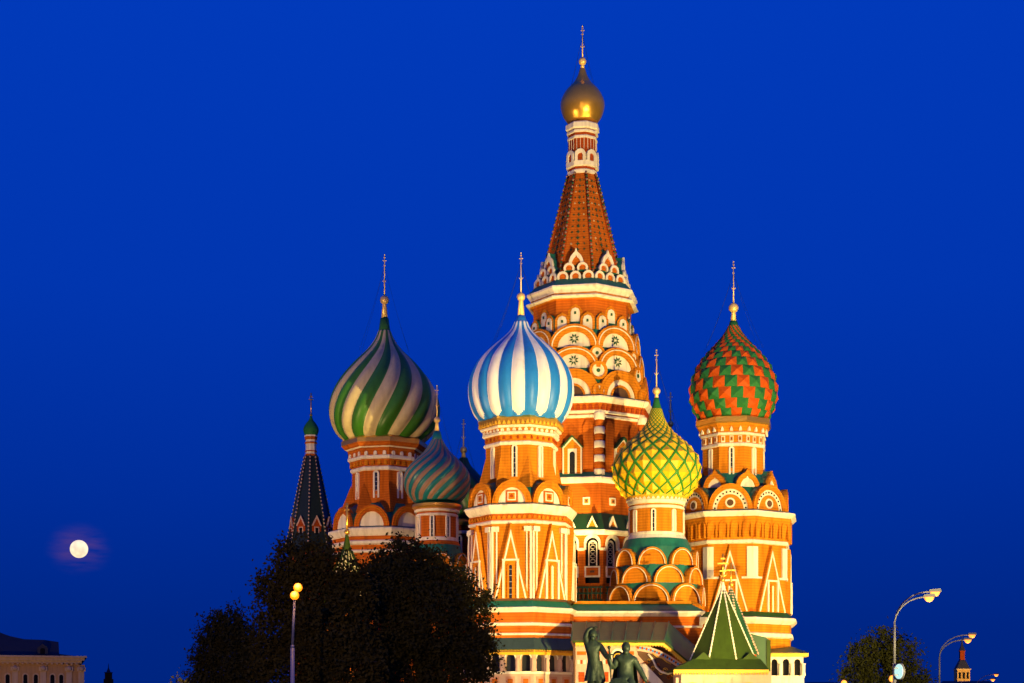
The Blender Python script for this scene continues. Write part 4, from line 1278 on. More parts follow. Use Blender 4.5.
# second tent, just showing behind the front porch
k2 = 134.0 / F; X2 = px(731, 134)
m = MB(); m.lathe(8, [(29*k2, pz(655, 134)), (0.1, pz(588, 134))], R(-98), 'darkgreen'); m.lathe(8, [(27*k2, 0), (27*k2, pz(655, 134))], R(-98), 'brick_red')
TT = obj('rear_tent_roof', m, CATH, (X2, 134.0, 0))
for i in range(8):
    a = R(-98) + 2*PI*(i+0.5)/8
    p0 = Vector((29*k2*math.cos(a), 29*k2*math.sin(a), pz(655, 134))); p1 = Vector((0, 0, pz(588, 134))); q = MB()
    for j in range(24): q.ball(p0.lerp(p1, (j+0.5)/24), 0.11, 'panel', 6)
    obj('tent_rib', q, TT)
m = MB(); m.tube([(0, 0, pz(589, 134)), (0, 0, pz(563, 134))], 0.06, 'gold', 6); m.ball((0, 0, pz(584, 134)), 0.2, 'gold', 10); m.box(-0.35, 0.35, -0.05, 0.05, pz(571, 134), pz(569.6, 134), 'gold'); obj('finial_cross', m, TT)
# right gallery under the tower
Yg = 146.0; k_ = Yg / F
def fg_(u, z, d): return (u, Yg - d, z)
m = MB(); m.box(px(768, Yg), px(804, Yg), Yg - 0.0, Yg + 9, 0, pz(676, Yg), 'white'); m.box(px(768, Yg), px(803, Yg), Yg + 0.9, Yg + 9, 0, pz(655, Yg), 'panel')
m.box(px(768, Yg), px(804.5, Yg), Yg - 0.12, Yg + 0.5, pz(677.5, Yg), pz(675.6, Yg), 'white')
GAL = obj('side_gallery', m, CATH)
m = MB(); ze = pz(653, Yg)
m.add([(px(768, Yg), Yg - 0.5, ze), (px(808, Yg), Yg - 0.5, ze), (px(808, Yg), Yg + 9, ze), (px(798, Yg), Yg + 3, pz(645, Yg)), (px(768, Yg), Yg + 3, pz(645, Yg)), (px(798, Yg), Yg + 9, pz(645, Yg))],
      [(0, 1, 3, 4), (1, 2, 5, 3)], 'darkgreen'); 
m.box(px(768, Yg), px(807.6, Yg), Yg - 0.46, Yg + 9, ze - 0.34, ze - 0.02, 'goldpaint')
obj('roof', m, GAL)
for i, xc in enumerate((774.5, 786, 797.5)):
    uc = px(xc, Yg); ww = 5.75*k_; aw = ww*0.55; zt = pz(655.5, Yg); zb2 = pz(675.6, Yg); za_ = pz(659, Yg)
    m = MB(); outp = [(uc + ww*0.998, zb2)]
    for j in range(11):
        t_ = PI*j/10; cc, ss = math.cos(t_), math.sin(t_); q = max(abs(cc), abs(ss)); outp.append((uc + ww*0.998*cc/q, za_ - aw + (zt - za_ + aw)*ss/q))
    outp.append((uc - ww*0.998, zb2))
    m.band(fg_, outp, [(uc + p, q) for p, q in archpoly(aw, zb2, za_)], -0.5, 0.0, 'white')
    m.prism(fg_, [(uc + p, q) for p, q in archpoly(aw*0.98, zb2, za_ - 0.02)], -0.42, -0.36, 'dark')
    m.lathe(8, [(0.2, zb2), (0.16, zb2 + 0.3), (0.16, zb2 + 0.9), (0.24, zb2 + 1.05)], 0, 'white', True, True, True, uc + ww, Yg - 0.1)
    obj('gallery_arch', m, GAL)

# east porch tent on the left, peeping over the trees
k3 = 148.0 / F; X3 = px(347, 148)
m = MB(); m.lathe(8, [(28*k3, pz(612, 148)), (10*k3, pz(562, 148)), (5*k3, pz(551, 148)), (2.4*k3, pz(540, 148)), (1.6*k3, pz(535, 148))], 0, ['dcream', 'dcream', 'greenroof', 'greenroof'], False)
m.lathe(8, [(26*k3, 0), (26*k3, pz(612, 148))], 0, 'brick')
EP = obj('porch', m, CATH, (X3, 148, 0), 'left porch with small striped tent roof above the trees')
for i in range(16):
    a = 2*PI*(i + 0.5)/16; q = MB()
    q.tube([(r*k3*math.cos(a), r*k3*math.sin(a), pz(y, 148)) for r, y in ((28.3, 612), (10.2, 562), (5.2, 551))], 0.07, 'greenroof', 5); obj('tent_rib', q, EP)
m = MB(); m.ball((0, 0, pz(532, 148)), 3.0*k3, 'gold', 12); m.tube([(0, 0, pz(535, 148)), (0, 0, pz(503, 148))], 1.1*k3, 'gold', 6)
for y, w in ((506, 1.2), (510, 2.4), (516, 1.4)): m.box(-w*k3, w*k3, -0.05, 0.05, pz(y + 0.6, 148), pz(y - 0.6, 148), 'gold')
obj('finial_cross', m, EP)

# ------------------------------------------------------------------ bell tower
def bell_tower():
    Y = 172.0; k = Y/F; X = px(311, Y)
    B = thing('bell_tower', 'dark tiled tent-roofed bell tower with small green dome, left of the cathedral', 'bell tower', (X, Y, 0))
    z = lambda y: pz(y, Y)
    rot = R(-112)
    m = MB(); m.lathe(8, [(22*k, 0), (22*k, z(548))], rot, 'brick_red'); obj('shaft', m, B)
    m = MB(); m.lathe(8, [(26*k, z(553)), (6*k, z(456))], rot, 'tile_black'); obj('tent_roof', m, B)
    for i in range(8):
        a = rot + 2*PI*(i+0.5)/8
        p0 = Vector((26*k*math.cos(a), 26*k*math.sin(a), z(553))); p1 = Vector((6*k*math.cos(a), 6*k*math.sin(a), z(456)))
        q = MB(); q.tube([p0, p1], 0.10, 'tile_black', 5)
        for j in range(26): q.ball(p0.lerp(p1, (j+0.5)/26) + Vector((math.cos(a), math.sin(a), 0))*0.08, 0.10, 'panel' , 6)
        obj('tent_rib', q, B)
    m = MB()
    m.lathe(8, [(5.4*k, z(457)), (5.4*k, z(440)), (6.6*k, z(437)), (6.6*k, z(435.5))], rot, ['white', 'brick', 'white'])
    for y0, y1 in ((456.5, 454.5), (452, 451), (444, 442.4), (440, 438.6)): m.lathe(8, [(6.2*k, z(y0)), (6.2*k, z(y1))], rot, 'brick')
    obj('collar', m, B)
    m = MB(); m.lathe(24, catmull([(5.4*k, z(437)), (7.4*k, z(432)), (7.4*k, z(428)), (5*k, z(423.5)), (2.2*k, z(420)), (0.9*k, z(416))]), 0, 'sgreen', True); obj('onion_dome', m, B)
    m = MB(); m.tube([(0, 0, z(417)), (0, 0, z(393))], 0.07, 'gold', 6); m.ball((0, 0, z(415)), 0.16, 'gold', 8); m.box(-0.25, 0.25, -0.04, 0.04, z(400), z(399.2), 'gold'); m.box(-0.14, 0.14, -0.04, 0.04, z(397), z(396.2), 'gold'); obj('finial_cross', m, B)
    for i in range(8):
        a = rot + 2*PI*i/8
        if math.sin(a) > 0.3: continue
        ap = 19.4*k*math.cos(PI/8); ca, sa = math.cos(a), math.sin(a)
        def fr(u, zz, d): return (ca*(ap + d) - sa*u, sa*(ap + d) + ca*u, zz)
        q = MB(); w = 4.6*k
        q.prism(fr, [(w, z(542)), (w, z(527)), (0, z(518.5)), (-w, z(527)), (-w, z(542))], -1.6, 0.25, 'brick_red')
        q.band(fr, [(w*1.12, z(528)), (0, z(517.6)), (-w*1.12, z(528))], [(w*0.8, z(528)), (0, z(520.6)), (-w*0.8, z(528))], 0.2, 0.34, 'panel')
        q.fbox(fr, -w*0.55, w*0.55, z(541), z(529), 0.2, 0.28, 'panel'); q.fbox(fr, -w*0.32, w*0.32, z(541), z(530), 0.25, 0.31, 'dark')
        obj('dormer', q, B)
bell_tower()

# ------------------------------------------------------------------ bronze group in front
def skin_body(name, joints, edges, parent, m, loc=(0, 0, 0), sub=2):
    me = bpy.data.meshes.new(name); me.from_pydata([j[0] for j in joints], edges, [])
    o = bpy.data.objects.new(name, me); COL.objects.link(o)
    sk = o.modifiers.new('skin', 'SKIN')
    for i, j in enumerate(joints):
        r = j[1]*(0.84 if j[1] > 0.24 else 0.95); r = (r, r) if not isinstance(r, tuple) else r
        me.skin_vertices[0].data[i].radius = r
    me.skin_vertices[0].data[0].use_root = True
    ss = o.modifiers.new('sub', 'SUBSURF'); ss.levels = sub; ss.render_levels = sub
    dg = bpy.context.evaluated_depsgraph_get(); dg.update()
    me2 = bpy.data.meshes.new_from_object(o.evaluated_get(dg))
    o.modifiers.clear(); o.data = me2; bpy.data.meshes.remove(me); me2.name = name
    me2.materials.clear(); me2.materials.append(MATS[m])
    for p in me2.polygons: p.use_smooth = True
    o.parent = parent; o.location = loc
    return o
def statue():
    Y = 118.0; k = Y/F
    X = px(612, Y)
    S = thing('bronze_statue', 'green bronze statue of two draped figures before the cathedral, one standing with raised arm', 'statue', (X, Y, 0))
    zt = pz(702, Y)
    p = MB(); p.box(-3.0, 3.0, -1.9, 1.9, 0, 0.5, 'granite'); p.box(-2.7, 2.7, -1.6, 1.6, 0.5, zt - 0.35, 'granite'); p.box(-2.9, 2.9, -1.8, 1.8, zt - 0.35, zt, 'granite'); obj('pedestal', p, S)
    P = lambda x, y, d=0.0: (px(x, Y) - X, d, pz(y, Y))
    # standing figure, weight on one leg, left arm lifted over the head
    J = [(P(595, 672), 0.62), (P(594, 662), 0.52), (P(593, 652), 0.60), (P(592, 644), 0.58), (P(592, 640), 0.24), (P(592, 636.5), 0.25),   # 0-5 trunk, neck
         (P(587, 645), 0.30), (P(585.5, 637), 0.24), (P(588, 630), 0.20), (P(593, 627.6), 0.15),                          # raised arm 6-9
         (P(600, 646), 0.30), (P(604, 653, -0.3), 0.24), (P(607, 659, -0.6), 0.19), (P(609, 655, -0.7), 0.15),             # other arm 10-13
         (P(592, 684), 0.60), (P(591, 694), 0.30), (P(590.5, 701, 0.0), 0.26), (P(600, 684, -0.2), 0.46), (P(602, 694, -0.1), 0.28), (P(602, 701, -0.1), 0.26)]
    E = [(0,1),(1,2),(2,3),(3,4),(4,5),(3,6),(6,7),(7,8),(8,9),(3,10),(10,11),(11,12),(12,13),(0,14),(14,15),(15,16),(0,17),(17,18),(18,19)]
    st_ = skin_body('standing_figure', J, E, S, 'bronze')
    h = MB(); c = P(592.5, 634.5, -0.05)
    h.ball(c, 0.30, 'bronze', 14, 1.25); h.ball((c[0] - 0.02, c[1] - 0.27, c[2] - 0.02), 0.07, 'bronze', 8)
    h.ball((c[0], c[1] - 0.16, c[2] - 0.26), 0.19, 'bronze', 10); h.ball((c[0], c[1] + 0.08, c[2] + 0.10), 0.31, 'bronze', 12)
    for sx in (-1, 1): h.ball((c[0] + sx*0.10, c[1] - 0.25, c[2] + 0.05), 0.05, 'bronze', 8); h.ball((c[0] + sx*0.30, c[1], c[2] - 0.02), 0.07, 'bronze', 8, 1.4)
    obj('head', h, st_)
    hd = MB(); b0 = Vector(P(593, 627.6))
    for i in range(4):
        d0 = Vector((0.10 + 0.02*i, -0.10 + 0.065*i, 0.02)); hd.tube([b0 + Vector((0, -0.1 + 0.065*i, 0)), b0 + d0 + Vector((0.12, 0, 0.03)), b0 + d0 + Vector((0.26 - 0.02*i, 0, -0.02))], 0.045, 'bronze', 6, r2=0.03)
    hd.tube([b0 + Vector((-0.02, -0.1, -0.05)), b0 + Vector((0.10, -0.2, -0.10)), b0 + Vector((0.2, -0.22, -0.08))], 0.045, 'bronze', 6, r2=0.03)
    obj('hand', hd, st_)
    # tunic skirt with folds
    tk = MB(); n = 36; V = []
    rows = [(0.50, 661), (0.58, 668), (0.66, 675), (0.72, 681)]
    for r, y in rows:
        for i in range(n):
            a = 2*PI*i/n; q = r*(1 + 0.10*math.sin(a*9)*(r - 0.42)*3)
            x, _, z = P(595, y); V.append((x + q*math.cos(a), 0.75*q*math.sin(a), z))
    tk.add(V, [(j*n+i, j*n+(i+1) % n, (j+1)*n+(i+1) % n, (j+1)*n+i) for j in range(3) for i in range(n)] , 'bronze', True)
    obj('tunic', tk, st_)
    # seated figure with round shield
    J = [(P(625, 683), 0.80), (P(625, 672), 0.70), (P(625.5, 663), 0.74), (P(625.5, 656), 0.60), (P(626, 653), 0.27), (P(626, 650), 0.26),
         (P(617, 660), 0.36), (P(613, 668, -0.3), 0.28), (P(609.5, 664, -0.7), 0.21), (P(608.5, 657, -0.7), 0.17),
         (P(634, 660), 0.34), (P(638.5, 668, -0.1), 0.27), (P(643, 676, -0.3), 0.20), (P(646, 682, -0.4), 0.15),
         (P(620, 686, -1.1), 0.46), (P(619, 697, -1.3), 0.30), (P(631, 687, -1.1), 0.46), (P(633, 698, -1.3), 0.30), (P(619, 702, -1.5), 0.26), (P(633, 702, -1.5), 0.26)]
    E = [(0,1),(1,2),(2,3),(3,4),(4,5),(3,6),(6,7),(7,8),(8,9),(3,10),(10,11),(11,12),(12,13),(0,14),(14,15),(15,18),(0,16),(16,17),(17,19)]
    se = skin_body('seated_figure', J, E, S, 'bronze')
    h = MB(); c = P(626, 648, -0.08)
    h.ball(c, 0.31, 'bronze', 14, 1.25); h.ball((c[0] - 0.04, c[1] - 0.28, c[2] - 0.02), 0.07, 'bronze', 8); h.ball((c[0] - 0.02, c[1] - 0.18, c[2] - 0.30), 0.21, 'bronze', 10); h.ball((c[0], c[1] + 0.08, c[2] + 0.10), 0.33, 'bronze', 12)
    for sx in (-1, 1): h.ball((c[0] + sx*0.10, c[1] - 0.26, c[2] + 0.05), 0.05, 'bronze', 8)
    obj('head', h, se)
    hd = MB(); b0 = Vector(P(646, 682, -0.4))
    for i in range(4): hd.tube([b0, b0 + Vector((0.06 + 0.03*i, -0.12 + 0.06*i, -0.16)), b0 + Vector((0.08 + 0.03*i, -0.14 + 0.07*i, -0.32 + 0.02*abs(i-1)))], 0.05, 'bronze', 6, r2=0.03)
    hd.tube([b0, b0 + Vector((-0.1, -0.12, -0.1)), b0 + Vector((-0.1, -0.18, -0.2))], 0.05, 'bronze', 6, r2=0.03)
    obj('hand', hd, se)
    ck = MB(); V = []; n = 24
    rows = [(0.44, 656), (0.70, 662), (0.82, 672), (0.94, 684), (1.0, 697)]
    for r, y in rows:
        for i in range(n):
            a = PI*0.02 + PI*0.96*i/(n-1); q = r*(1 + 0.08*math.sin(i*1.9))
            x, _, z = P(625, y); V.append((x + q*math.cos(a), 0.10 + 0.7*q*math.sin(a), z))
    Fc = [(j*n+i, j*n+i+1, (j+1)*n+i+1, (j+1)*n+i) for j in range(4) for i in range(n-1)]
    ck.add(V, Fc, 'bronze', True); ck.add([(x*1.0, y + 0.06, z) for x, y, z in V], [tuple(reversed(f)) for f in Fc], 'bronze', True)
    obj('cloak', ck, se)
    # sword they hold between them
    sw = MB(); a0 = Vector(P(608.5, 648, -0.72)); a1 = Vector(P(611, 690, -0.9))
    sw.tube([a0, a0.lerp(a1, 0.16)], 0.07, 'bronze', 8); sw.tube([a0.lerp(a1, 0.16), a1], 0.10, 'bronze', 6, r2=0.03); sw.ball(a0, 0.13, 'bronze', 10)
    q = a0.lerp(a1, 0.17); sw.tube([q - Vector((0.35, 0, 0)), q + Vector((0.35, 0, 0))], 0.06, 'bronze', 6)
    obj('sword', sw, S)
    sh = MB(); cz = P(617, 690, -1.6)
    sh.lathe(24, [(0.01, -0.16), (0.4, -0.12), (0.8, -0.02), (0.86, 0.03), (0.8, 0.05)], 0, 'bronze', True)
    shd = obj('shield', sh, S, cz); shd.rotation_euler = (R(82), 0, R(-20))
statue()

# ------------------------------------------------------------------ trees
def tree(label, lobes, Y, base_px, leafmat, n_leaf, size, seed, group=None, name='leafy_tree', depth=0.9):
    rng = np.random.default_rng(seed); k = Y/F
    X0 = px(base_px, Y)
    Tr = thing(name, label, 'tree', (X0, Y, 0), group)
    cents = []
    for (lx, ly, lr) in lobes:
        cents.append((px(lx, Y) - X0, rng.uniform(-0.5, 0.5)*lr*k*depth, pz(ly, Y), lr*k))
    tk = MB(); rt = 0.32
    zmin = min(c[2] - c[3]*0.4 for c in cents); fork = max(2.2, zmin*0.8)
    tk.tube([(0, 0, -0.1), (0.05, 0, fork*0.5), (0, 0.05, fork)], [rt*1.3, rt, rt*0.85], 'bark', 9)
    for c in cents:
        mid = Vector((c[0]*0.45, c[1]*0.5, fork + (c[2] - fork)*0.55)); e = Vector(c[:3])
        tk.tube([(0, 0, fork*0.9), mid, e], [rt*0.5, rt*0.3, 0.05], 'bark', 6)
        for _ in range(5):
            d = Vector(rng.normal(size=3)); d.normalize(); d.z = abs(d.z)*0.6
            tk.tube([mid.lerp(e, 0.6), e + d*c[3]*0.5, e + d*c[3]*0.92], [0.06, 0.04, 0.015], 'bark', 5)
    obj('trunk', tk, Tr)
    # crown: many leaf sprays in clumps inside uneven lobes
    w = np.array([c[3]**2.2 for c in cents]); w /= w.sum()
    P_ = []
    ncl = max(30, n_leaf // 26)
    which = rng.choice(len(cents), ncl, p=w)
    for ci in which:
        c = cents[ci]
        d = rng.normal(size=3); d /= np.linalg.norm(d)
        rr = c[3]*(rng.uniform(0.25, 1.0)**0.5)*rng.uniform(0.86, 1.1)
        cc = np.array(c[:3]) + d*rr*np.array([1, depth, 0.95])
        cs = size*rng.uniform(1.6, 4.6)
        P_.append(cc + rng.normal(size=(26, 3))*cs*0.62)
    P_ = np.vstack(P_); P_ = P_[P_[:, 2] > 1.2]; n = len(P_)
    u = rng.normal(size=(n, 3)); u /= np.linalg.norm(u, axis=1)[:, None]
    v = rng.normal(size=(n, 3)); v -= u*(u*v).sum(1)[:, None]; v /= np.linalg.norm(v, axis=1)[:, None]
    s_ = size*rng.uniform(0.5, 1.15, (n, 1))
    A = P_ - u*s_; B = P_ + v*s_*0.55; C = P_ + u*s_; D = P_ - v*s_*0.55
    V = np.stack([A, B, C, D], 1).reshape(-1, 3)
    me = bpy.data.meshes.new('crown'); me.from_pydata(V.tolist(), [], np.arange(4*n).reshape(-1, 4).tolist()); me.materials.append(MATS[leafmat])
    o = bpy.data.objects.new('crown', me); COL.objects.link(o); o.parent = Tr
    return Tr
GT = 'dark trees in front of the cathedral'
tree('broad dark tree behind the single amber lamp post', [(296, 562, 26), (318, 557, 20), (276, 590, 22), (310, 595, 38), (354, 592, 23), (350, 574, 15), (282, 630, 30), (330, 630, 45), (300, 665, 40), (350, 665, 40), (268, 660, 20)], 96, 315, 'leaf', 42000, 0.14, 1, GT)
tree('largest dark tree, its crown reaching in front of the blue domed tower', [(404, 556, 22), (386, 570, 21), (430, 567, 24), (400, 590, 36), (448, 592, 28), (470, 610, 22), (430, 625, 45), (385, 635, 42), (472, 645, 25), (455, 665, 35), (400, 672, 45), (484, 668, 12), (484, 598, 9)], 102, 425, 'leaf_dark', 50000, 0.14, 2, GT)
tree('smaller dark tree left of the amber lamp post, against open sky', [(222, 635, 22), (209, 655, 18), (243, 640, 18), (236, 617, 10), (228, 665, 26), (250, 668, 22), (205, 678, 16), (240, 700, 24)], 112, 232, 'leaf_dark', 18000, 0.14, 3, GT)
tree('round autumn tinted tree behind the tall double-armed lamp', [(884, 645, 20), (866, 655, 18), (902, 655, 18), (855, 675, 18), (880, 672, 28), (912, 674, 18), (922, 690, 14), (848, 695, 14), (886, 700, 24)], 185, 885, 'leaf_autumn', 16000, 0.2, 4)
tree('tip of a small tree low at the left, beside the dark trees', [(183, 688, 9), (176, 696, 9), (190, 697, 10)], 150, 183, 'leaf_dark', 2500, 0.18, 5)

# ------------------------------------------------------------------ street lamps
def point(name, loc, power, color, parent, r=0.15):
    l = bpy.data.lights.new(name, 'POINT'); l.energy = power; l.color = color; l.shadow_soft_size = r
    o = bpy.data.objects.new(name, l); COL.objects.link(o); o.location = loc; o.parent = parent
def amber_lamp():
    Y = 84.0; k = Y/F; X = px(292.5, Y)
    L = thing('street_lamp', 'slim pink lit lamp post with two amber lamps, in front of dark trees', 'street lamp', (X, Y, 0))
    m = MB(); z = lambda y: pz(y, Y)
    m.tube([(0, 0, 0), (0, 0, z(648))], 0.105, 'steel', 10); m.tube([(0, 0, z(648)), (0, 0, z(645))], [0.105, 0.075], 'steel', 10); m.tube([(0, 0, z(645)), (0.1, 0, z(600))], 0.07, 'steel', 10, r2=0.055)
    m.lathe(10, [(0.2, 0), (0.2, 0.9), (0.14, 1.1)], 0, 'steel'); obj('post', m, L)
    for (x, y, d) in ((295.5, 596, -0.35), (296.8, 586.8, 0.45)):
        b = MB(); c = (px(x, Y) - X, d, z(y))
        b.tube([(0.1, 0, z(600.5)), ((c[0]+0.1)/2, d*0.6, z(601.5 if d < 0 else 598)), (c[0], d, c[2] - 0.18)], 0.035, 'steel', 6); b.lathe(12, [(0.05, c[2] - 0.24), (0.13, c[2] - 0.14), (0.10, c[2] - 0.10)], 0, 'steel', True, True, True, c[0], c[1])
        a = obj('lamp_arm', b, L)
        g_ = MB(); g_.ball(c, 0.225, 'lamp_amber', 16); obj('lamp_globe', g_, a)
        point('lamp_light', (c[0], c[1] - 0.35, c[2] + 0.15), 110, (1, 0.45, 0.1), L)
amber_lamp()
def double_lamp(pxb, ytop, heads, Y, label):
    k = Y/F; X = px(pxb, Y)
    L = thing('street_lamp', label, 'street lamp', (X, Y, 0), 'tall double-armed street lamps along the right')
    m = MB(); hy = heads[0][1]; z = lambda y: pz(y, Y)
    zs_ = z(ytop + 0.24*(683 - ytop)) if False else z(ytop)
    m.tube([(0, 0, 0), (0, 0, z(ytop + 38*112/Y))], 0.13, 'pole', 10); m.tube([(0, 0, z(ytop + 38*112/Y)), (0, 0, z(ytop))], 0.09, 'pole', 10); m.lathe(10, [(0.26, 0), (0.26, 1.1), (0.16, 1.4)], 0, 'pole')
    obj('post', m, L)
    for i, (hx, hy, d) in enumerate(heads):
        e = Vector((px(hx, Y) - X, d, z(hy))); a = MB()
        pts = []
        for j in range(13):
            t = j/12*PI/2
            pts.append(Vector((e.x*0.94*(1 - math.cos(t)), d*(1-math.cos(t)), z(ytop) + (e.z - z(ytop))*math.sin(t))))
        a.tube(pts, 0.055, 'pole', 7)
        ao = obj('lamp_arm', a, L)
        h = MB(); hh = 0.42
        V0 = e + Vector((0.15, 0, 0))
        h.add([(V0.x + x*hh, V0.y + y*0.20, V0.z + zz) for x, y, zz in [(-1,-.6,0),(1,-1,0.0),(1,1,0.0),(-1,.6,0),(-0.9,-.4,.17),(0.8,-.7,.22),(0.8,.7,.22),(-0.9,.4,.17)]], [(4,5,6,7),(0,1,5,4),(1,2,6,5),(2,3,7,6),(3,0,4,7),(3,2,1,0)], 'pole')
        obj('lamp_head', h, ao)
        gl = MB(); gl.lathe(14, [(0.05, -0.27), (0.55, -0.23), (0.85, -0.12), (1.0, 0.0)], 0, 'lamp_sodium', True)
        gl.v = [(V0.x + x*hh*0.82, V0.y + y*0.17, V0.z - 0.005 + z_*1.2) for x, y, z_ in gl.v]
        obj('lamp_lens', gl, ao)
        point('lamp_light', (V0.x, V0.y, V0.z - 0.5), 60, (1, 0.55, 0.2), L)
double_lamp(894.5, 625, [(925, 597.6, -0.5), (937, 590.5, 1.1)], 112, 'tallest curved double-armed street lamp, in front of the round tree')
double_lamp(939.5, 657, [(964, 640.2, -0.8), (974.5, 634, 1.4)], 160, 'middle curved double-armed street lamp, with the small spire behind its lamps')
double_lamp(975, 690, [(990, 679.4, -1.0), (999, 674, 2.0)], 260, 'farthest curved double-armed street lamp, low at the right edge')
# lit round sign on the tallest lamp post
def lit_sign():
    Y = 111.4; X = px(900, Y)
    S = thing('round_sign', 'white lit round sign fixed to the tallest lamp post', 'sign', (X, Y, pz(671.5, Y)))
    m = MB(); m.lathe(24, [(0.52, -0.07), (0.56, -0.05), (0.56, 0.05), (0.52, 0.07)], 0, 'pole', True); o = obj('sign_case', m, S); o.rotation_euler = (R(90), 0, R(-70))
    g_ = MB(); g_.lathe(24, [(0.50, 0.0), (0.50, 0.025), (0.01, 0.03)], 0, 'lamp_white', False); g_.lathe(24, [(0.01, -0.03), (0.50, -0.025), (0.50, 0.0)], 0, 'lamp_white', False)
    o = obj('sign_face', g_, S); o.rotation_euler = (R(90), 0, R(-70)); o.location = Vector((-0.088, -0.047, 0))
    b = MB(); b.box(-0.40, -0.1, -0.03, 0.03, 0.2, 0.26, 'pole'); b.box(-0.40, -0.1, -0.03, 0.03, -0.26, -0.2, 'pole'); obj('bracket', b, S)
lit_sign()
def small_lamp(x, y, Y, label):
    X = px(x, Y); L = thing('globe_lamp', label, 'street lamp', (X, Y, 0))
    zz = pz(y, Y); m = MB(); m.tube([(0, 0, 0), (0, 0, zz - 0.2)], 0.07, 'steel', 8, r2=0.05); m.lathe(10, [(0.05, zz - 0.3), (0.16, zz - 0.16), (0.12, zz - 0.1)], 0, 'steel'); obj('post', m, L)
    g_ = MB(); g_.ball((0, 0, zz + 0.05), 0.26, 'lamp_sodium', 14); obj('lamp_globe', g_, L)
small_lamp(892.5, 679.5, 122, 'small globe lamp below the lit round sign')
small_lamp(844, 683.5, 150, 'small globe lamp low at the left foot of the round tree')

# ------------------------------------------------------------------ far buildings
def trading_house():
    Y = 300.0; k = Y/F; z = lambda y: pz(y, Y)
    B = thing('palace_building', 'ochre classical building with dark roof at the left edge', 'building', (px(40, Y), Y, 0))
    B.rotation_euler.z = R(16)
    X = px(40, Y); X1 = px(77.5, Y) - X; X0 = px(-160, Y) - X
    m = MB(); m.box(X0, X1, 0, 30, 0, z(661), 'plaster'); obj('wall', m, B)
    m = MB()
    for (y0, y1, d) in ((663, 660.4, 0.5), (660.4, 657.6, 1.0), (657.6, 655.8, 1.4)):
        m.box(X0, X1 + d, -d, 30 + d, z(y0), z(y1), 'plaster_trim')
    for i in range(46):
        u = X1 - 0.4 - i*0.85; m.box(u - 0.18, u + 0.18, -0.75, 0, z(664.4), z(663.05), 'plaster_trim')
    obj('cornice', m, B)
    m = MB()
    prof = [(X1 - 0.5, z(655.6)), (X1 - 3.4, z(653.5)), (X1 - 3.5, z(641)), (X1 - 6, z(639)), (X1 - 9.5, z(638.6)), (X1 - 12, z(635.5)), (X1 - 14.6, z(630)), (X1 - 17.5, z(625)), (X0, z(620)), (X0, z(655.6))]
    V = [(u, 0.4, zz) for u, zz in prof] + [(u, 26, zz) for u, zz in prof]; n = len(prof)
    V = [(u, 0.4 + max(0, (zz - z(655.6)))*0.8, zz) for u, zz in prof] + [(u, 27, zz) for u, zz in prof]
    m.add(V, [tuple(reversed(range(n)))] + [(i, (i+1) % n, n + (i+1) % n, n + i) for i in range(n)], 'slate')
    rf_ = obj('roof', m, B)
    for u in (X1 - 6.3, X1 - 14.8, X1 - 20.5):
        d = MB(); d.prism(lambda a, b, c: (u + a, 0.2 - c, b), [(0.9, z(655)), (0.9, z(648)), (0, z(643.5)), (-0.9, z(648)), (-0.9, z(655))], -3, 0.3, 'slate'); d.prism(lambda a, b, c: (u + a, 0.2 - c, b), archpoly(0.42, z(654), z(648)), 0.2, 0.36, 'dark'); obj('dormer', d, rf_)
    for i, xc in enumerate((9, 26, 36, 52, 60.5)):
        w = MB(); u = px(xc, Y) - X
        w.prism(lambda a, b, c: (u + a, -c, b), archpoly(0.36, z(690), z(674.5)), -0.1, 0.05, 'dark'); w.band(lambda a, b, c: (u + a, -c, b), archpoly(0.55, z(690), z(673)), archpoly(0.36, z(690), z(674.5)), 0, 0.14, 'plaster_trim'); obj('window', w, B)
    for i, xc in enumerate((-2, 16, 43, 68, 80)):
        w = MB(); u = px(xc, Y) - X; w.box(u - 0.5, u + 0.5, -0.30, 0, 0, z(671), 'plaster_trim'); w.box(u - 0.75, u + 0.75, -0.5, 0, z(671), z(667), 'plaster_trim'); w.ball((u, -0.5, z(668.6)), 0.5, 'plaster_trim', 8); w.box(u - 0.62, u + 0.62, -0.4, 0, z(666.8), z(664.5), 'plaster'); obj('pilaster', w, B)
trading_house()
# warm street lighting that reaches that facade from the street below it
flood((-84, 262, 3), (-84, 300, 10), 10000, (1.0, 0.58, 0.18), 120)

def gate_tower():
    Y = 420.0; k = Y/F; z = lambda y: pz(y, Y); X = px(962, Y)
    B = thing('clock_gate_tower', 'small yellow tower with dark spire behind the middle lamp', 'tower', (X, Y, 0))
    m = MB(); w = 6.4*k; m.box(-w, w, -w, w, 0, z(669), 'plaster'); m.box(-w*1.9, w*1.9, -w*0.9, w*0.9, 0, z(682), 'plaster'); 
    for u in (-1, 0, 1): m.box(u*w*0.62 - 0.28, u*w*0.62 + 0.28, -w - 0.05, -w, z(679), z(672.5), 'dark')
    m.box(-w*1.1, w*1.1, -w*1.1, w*1.1, z(670), z(669), 'plaster_trim'); obj('wall', m, B)
    m = MB(); m.lathe(4, [(9.2*k, z(669)), (4.0*k, z(660.5)), (3.2*k, z(660)), (3.2*k, z(652)), (3.9*k, z(651)), (1.2*k, z(645)), (0.3*k, z(636))], 0, ['slate', 'slate', 'brick_red', 'brick_red', 'slate', 'slate']); obj('roof', m, B)
    for o in (): pass
gate_tower()
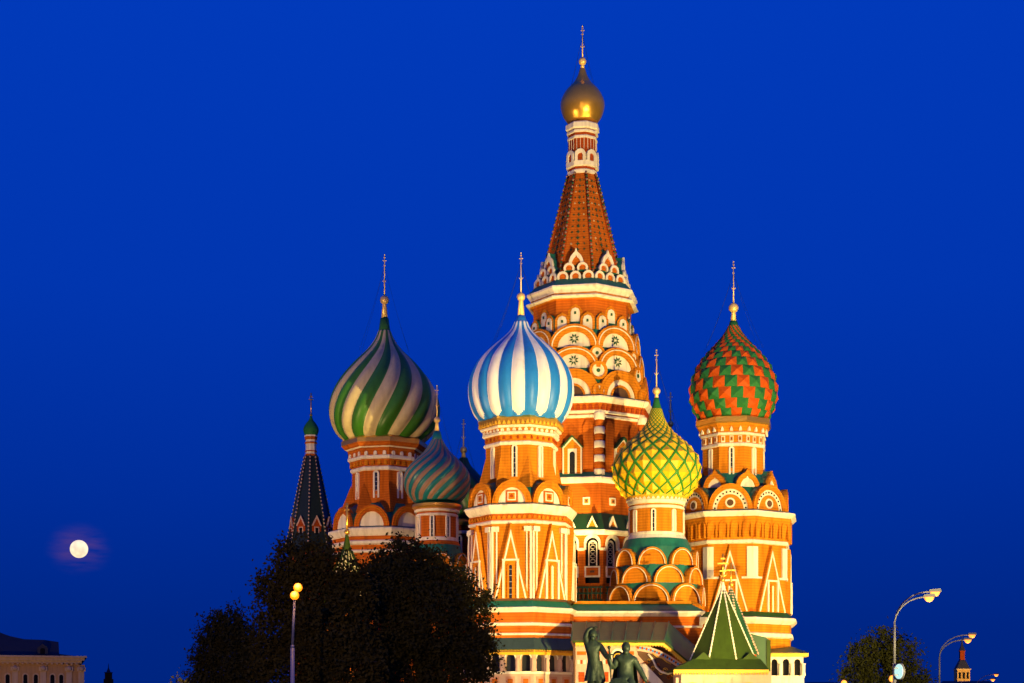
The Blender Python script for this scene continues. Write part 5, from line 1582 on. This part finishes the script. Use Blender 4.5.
flood((118, 385, 3), (113, 420, 14), 75000, (1.0, 0.62, 0.12), 90)
def far_spire():
    Y = 900.0; k = Y/F; z = lambda y: pz(y, Y)
    B = thing('distant_spire', 'tiny dark stepped tower low between the ochre building and the trees', 'tower', (px(108.5, Y), Y, 0))
    m = MB(); m.box(-4*k, 4*k, -4*k, 4*k, 0, z(679), 'brick_red'); m.box(-3*k, 3*k, -3*k, 3*k, z(679), z(673), 'brick_red'); m.box(-3.5*k, 3.5*k, -3.5*k, 3.5*k, z(673), z(672.2), 'slate'); obj('shaft', m, B)
    m = MB(); m.lathe(8, [(2.2*k, z(672.2)), (0.5*k, z(668)), (0.2*k, z(663.5))], 0, 'slate'); obj('roof', m, B)
far_spire()
def low_house(x0, x1, y, Y, label):
    z = pz(y, Y); X = px((x0+x1)/2, Y); w = (x1-x0)*Y/F/2
    B = thing('low_house', label, 'building', (X, Y, 0))
    m = MB(); m.box(-w, w, 0, 10, 0, z - 2.2, 'plaster'); obj('wall', m, B)
    for i in range(5):
        u = -w + (i + 0.5)*2*w/5; q = MB(); q.box(u - 0.5, u + 0.5, -0.06, 0, z - 6, z - 3.4, 'dark'); obj('window', q, B)
    m = MB(); m.add([(-w-.4,-.4,z-2.2),(w+.4,-.4,z-2.2),(w+.4,10.4,z-2.2),(-w-.4,10.4,z-2.2),(-w+1,5,z),(w-1,5,z)], [(0,1,5,4),(2,3,4,5),(1,2,5),(3,0,4),(3,2,1,0)], 'slate'); obj('roof', m, B)
low_house(944, 1000, 680.5, 380, 'low dark roofed house beneath the small yellow tower')
low_house(806, 846, 681.5, 360, 'low dark roofed house right of the cathedral, left of the round tree')

# ------------------------------------------------------------------ moon
D = 22000.0
m = MB(); rm = 8.9*D/F
prof = [(max(rm*math.cos(t), 0.01), rm*math.sin(t)) for t in [(-PI/2 + PI*i/24) for i in range(25)]]
m.lathe(48, prof, 0, 'moon', True)
o = obj('moon', m, None, (px(79, D), D, pz(549, D)))
tag(o, 'full pale yellow moon low in the blue sky at left', 'moon')
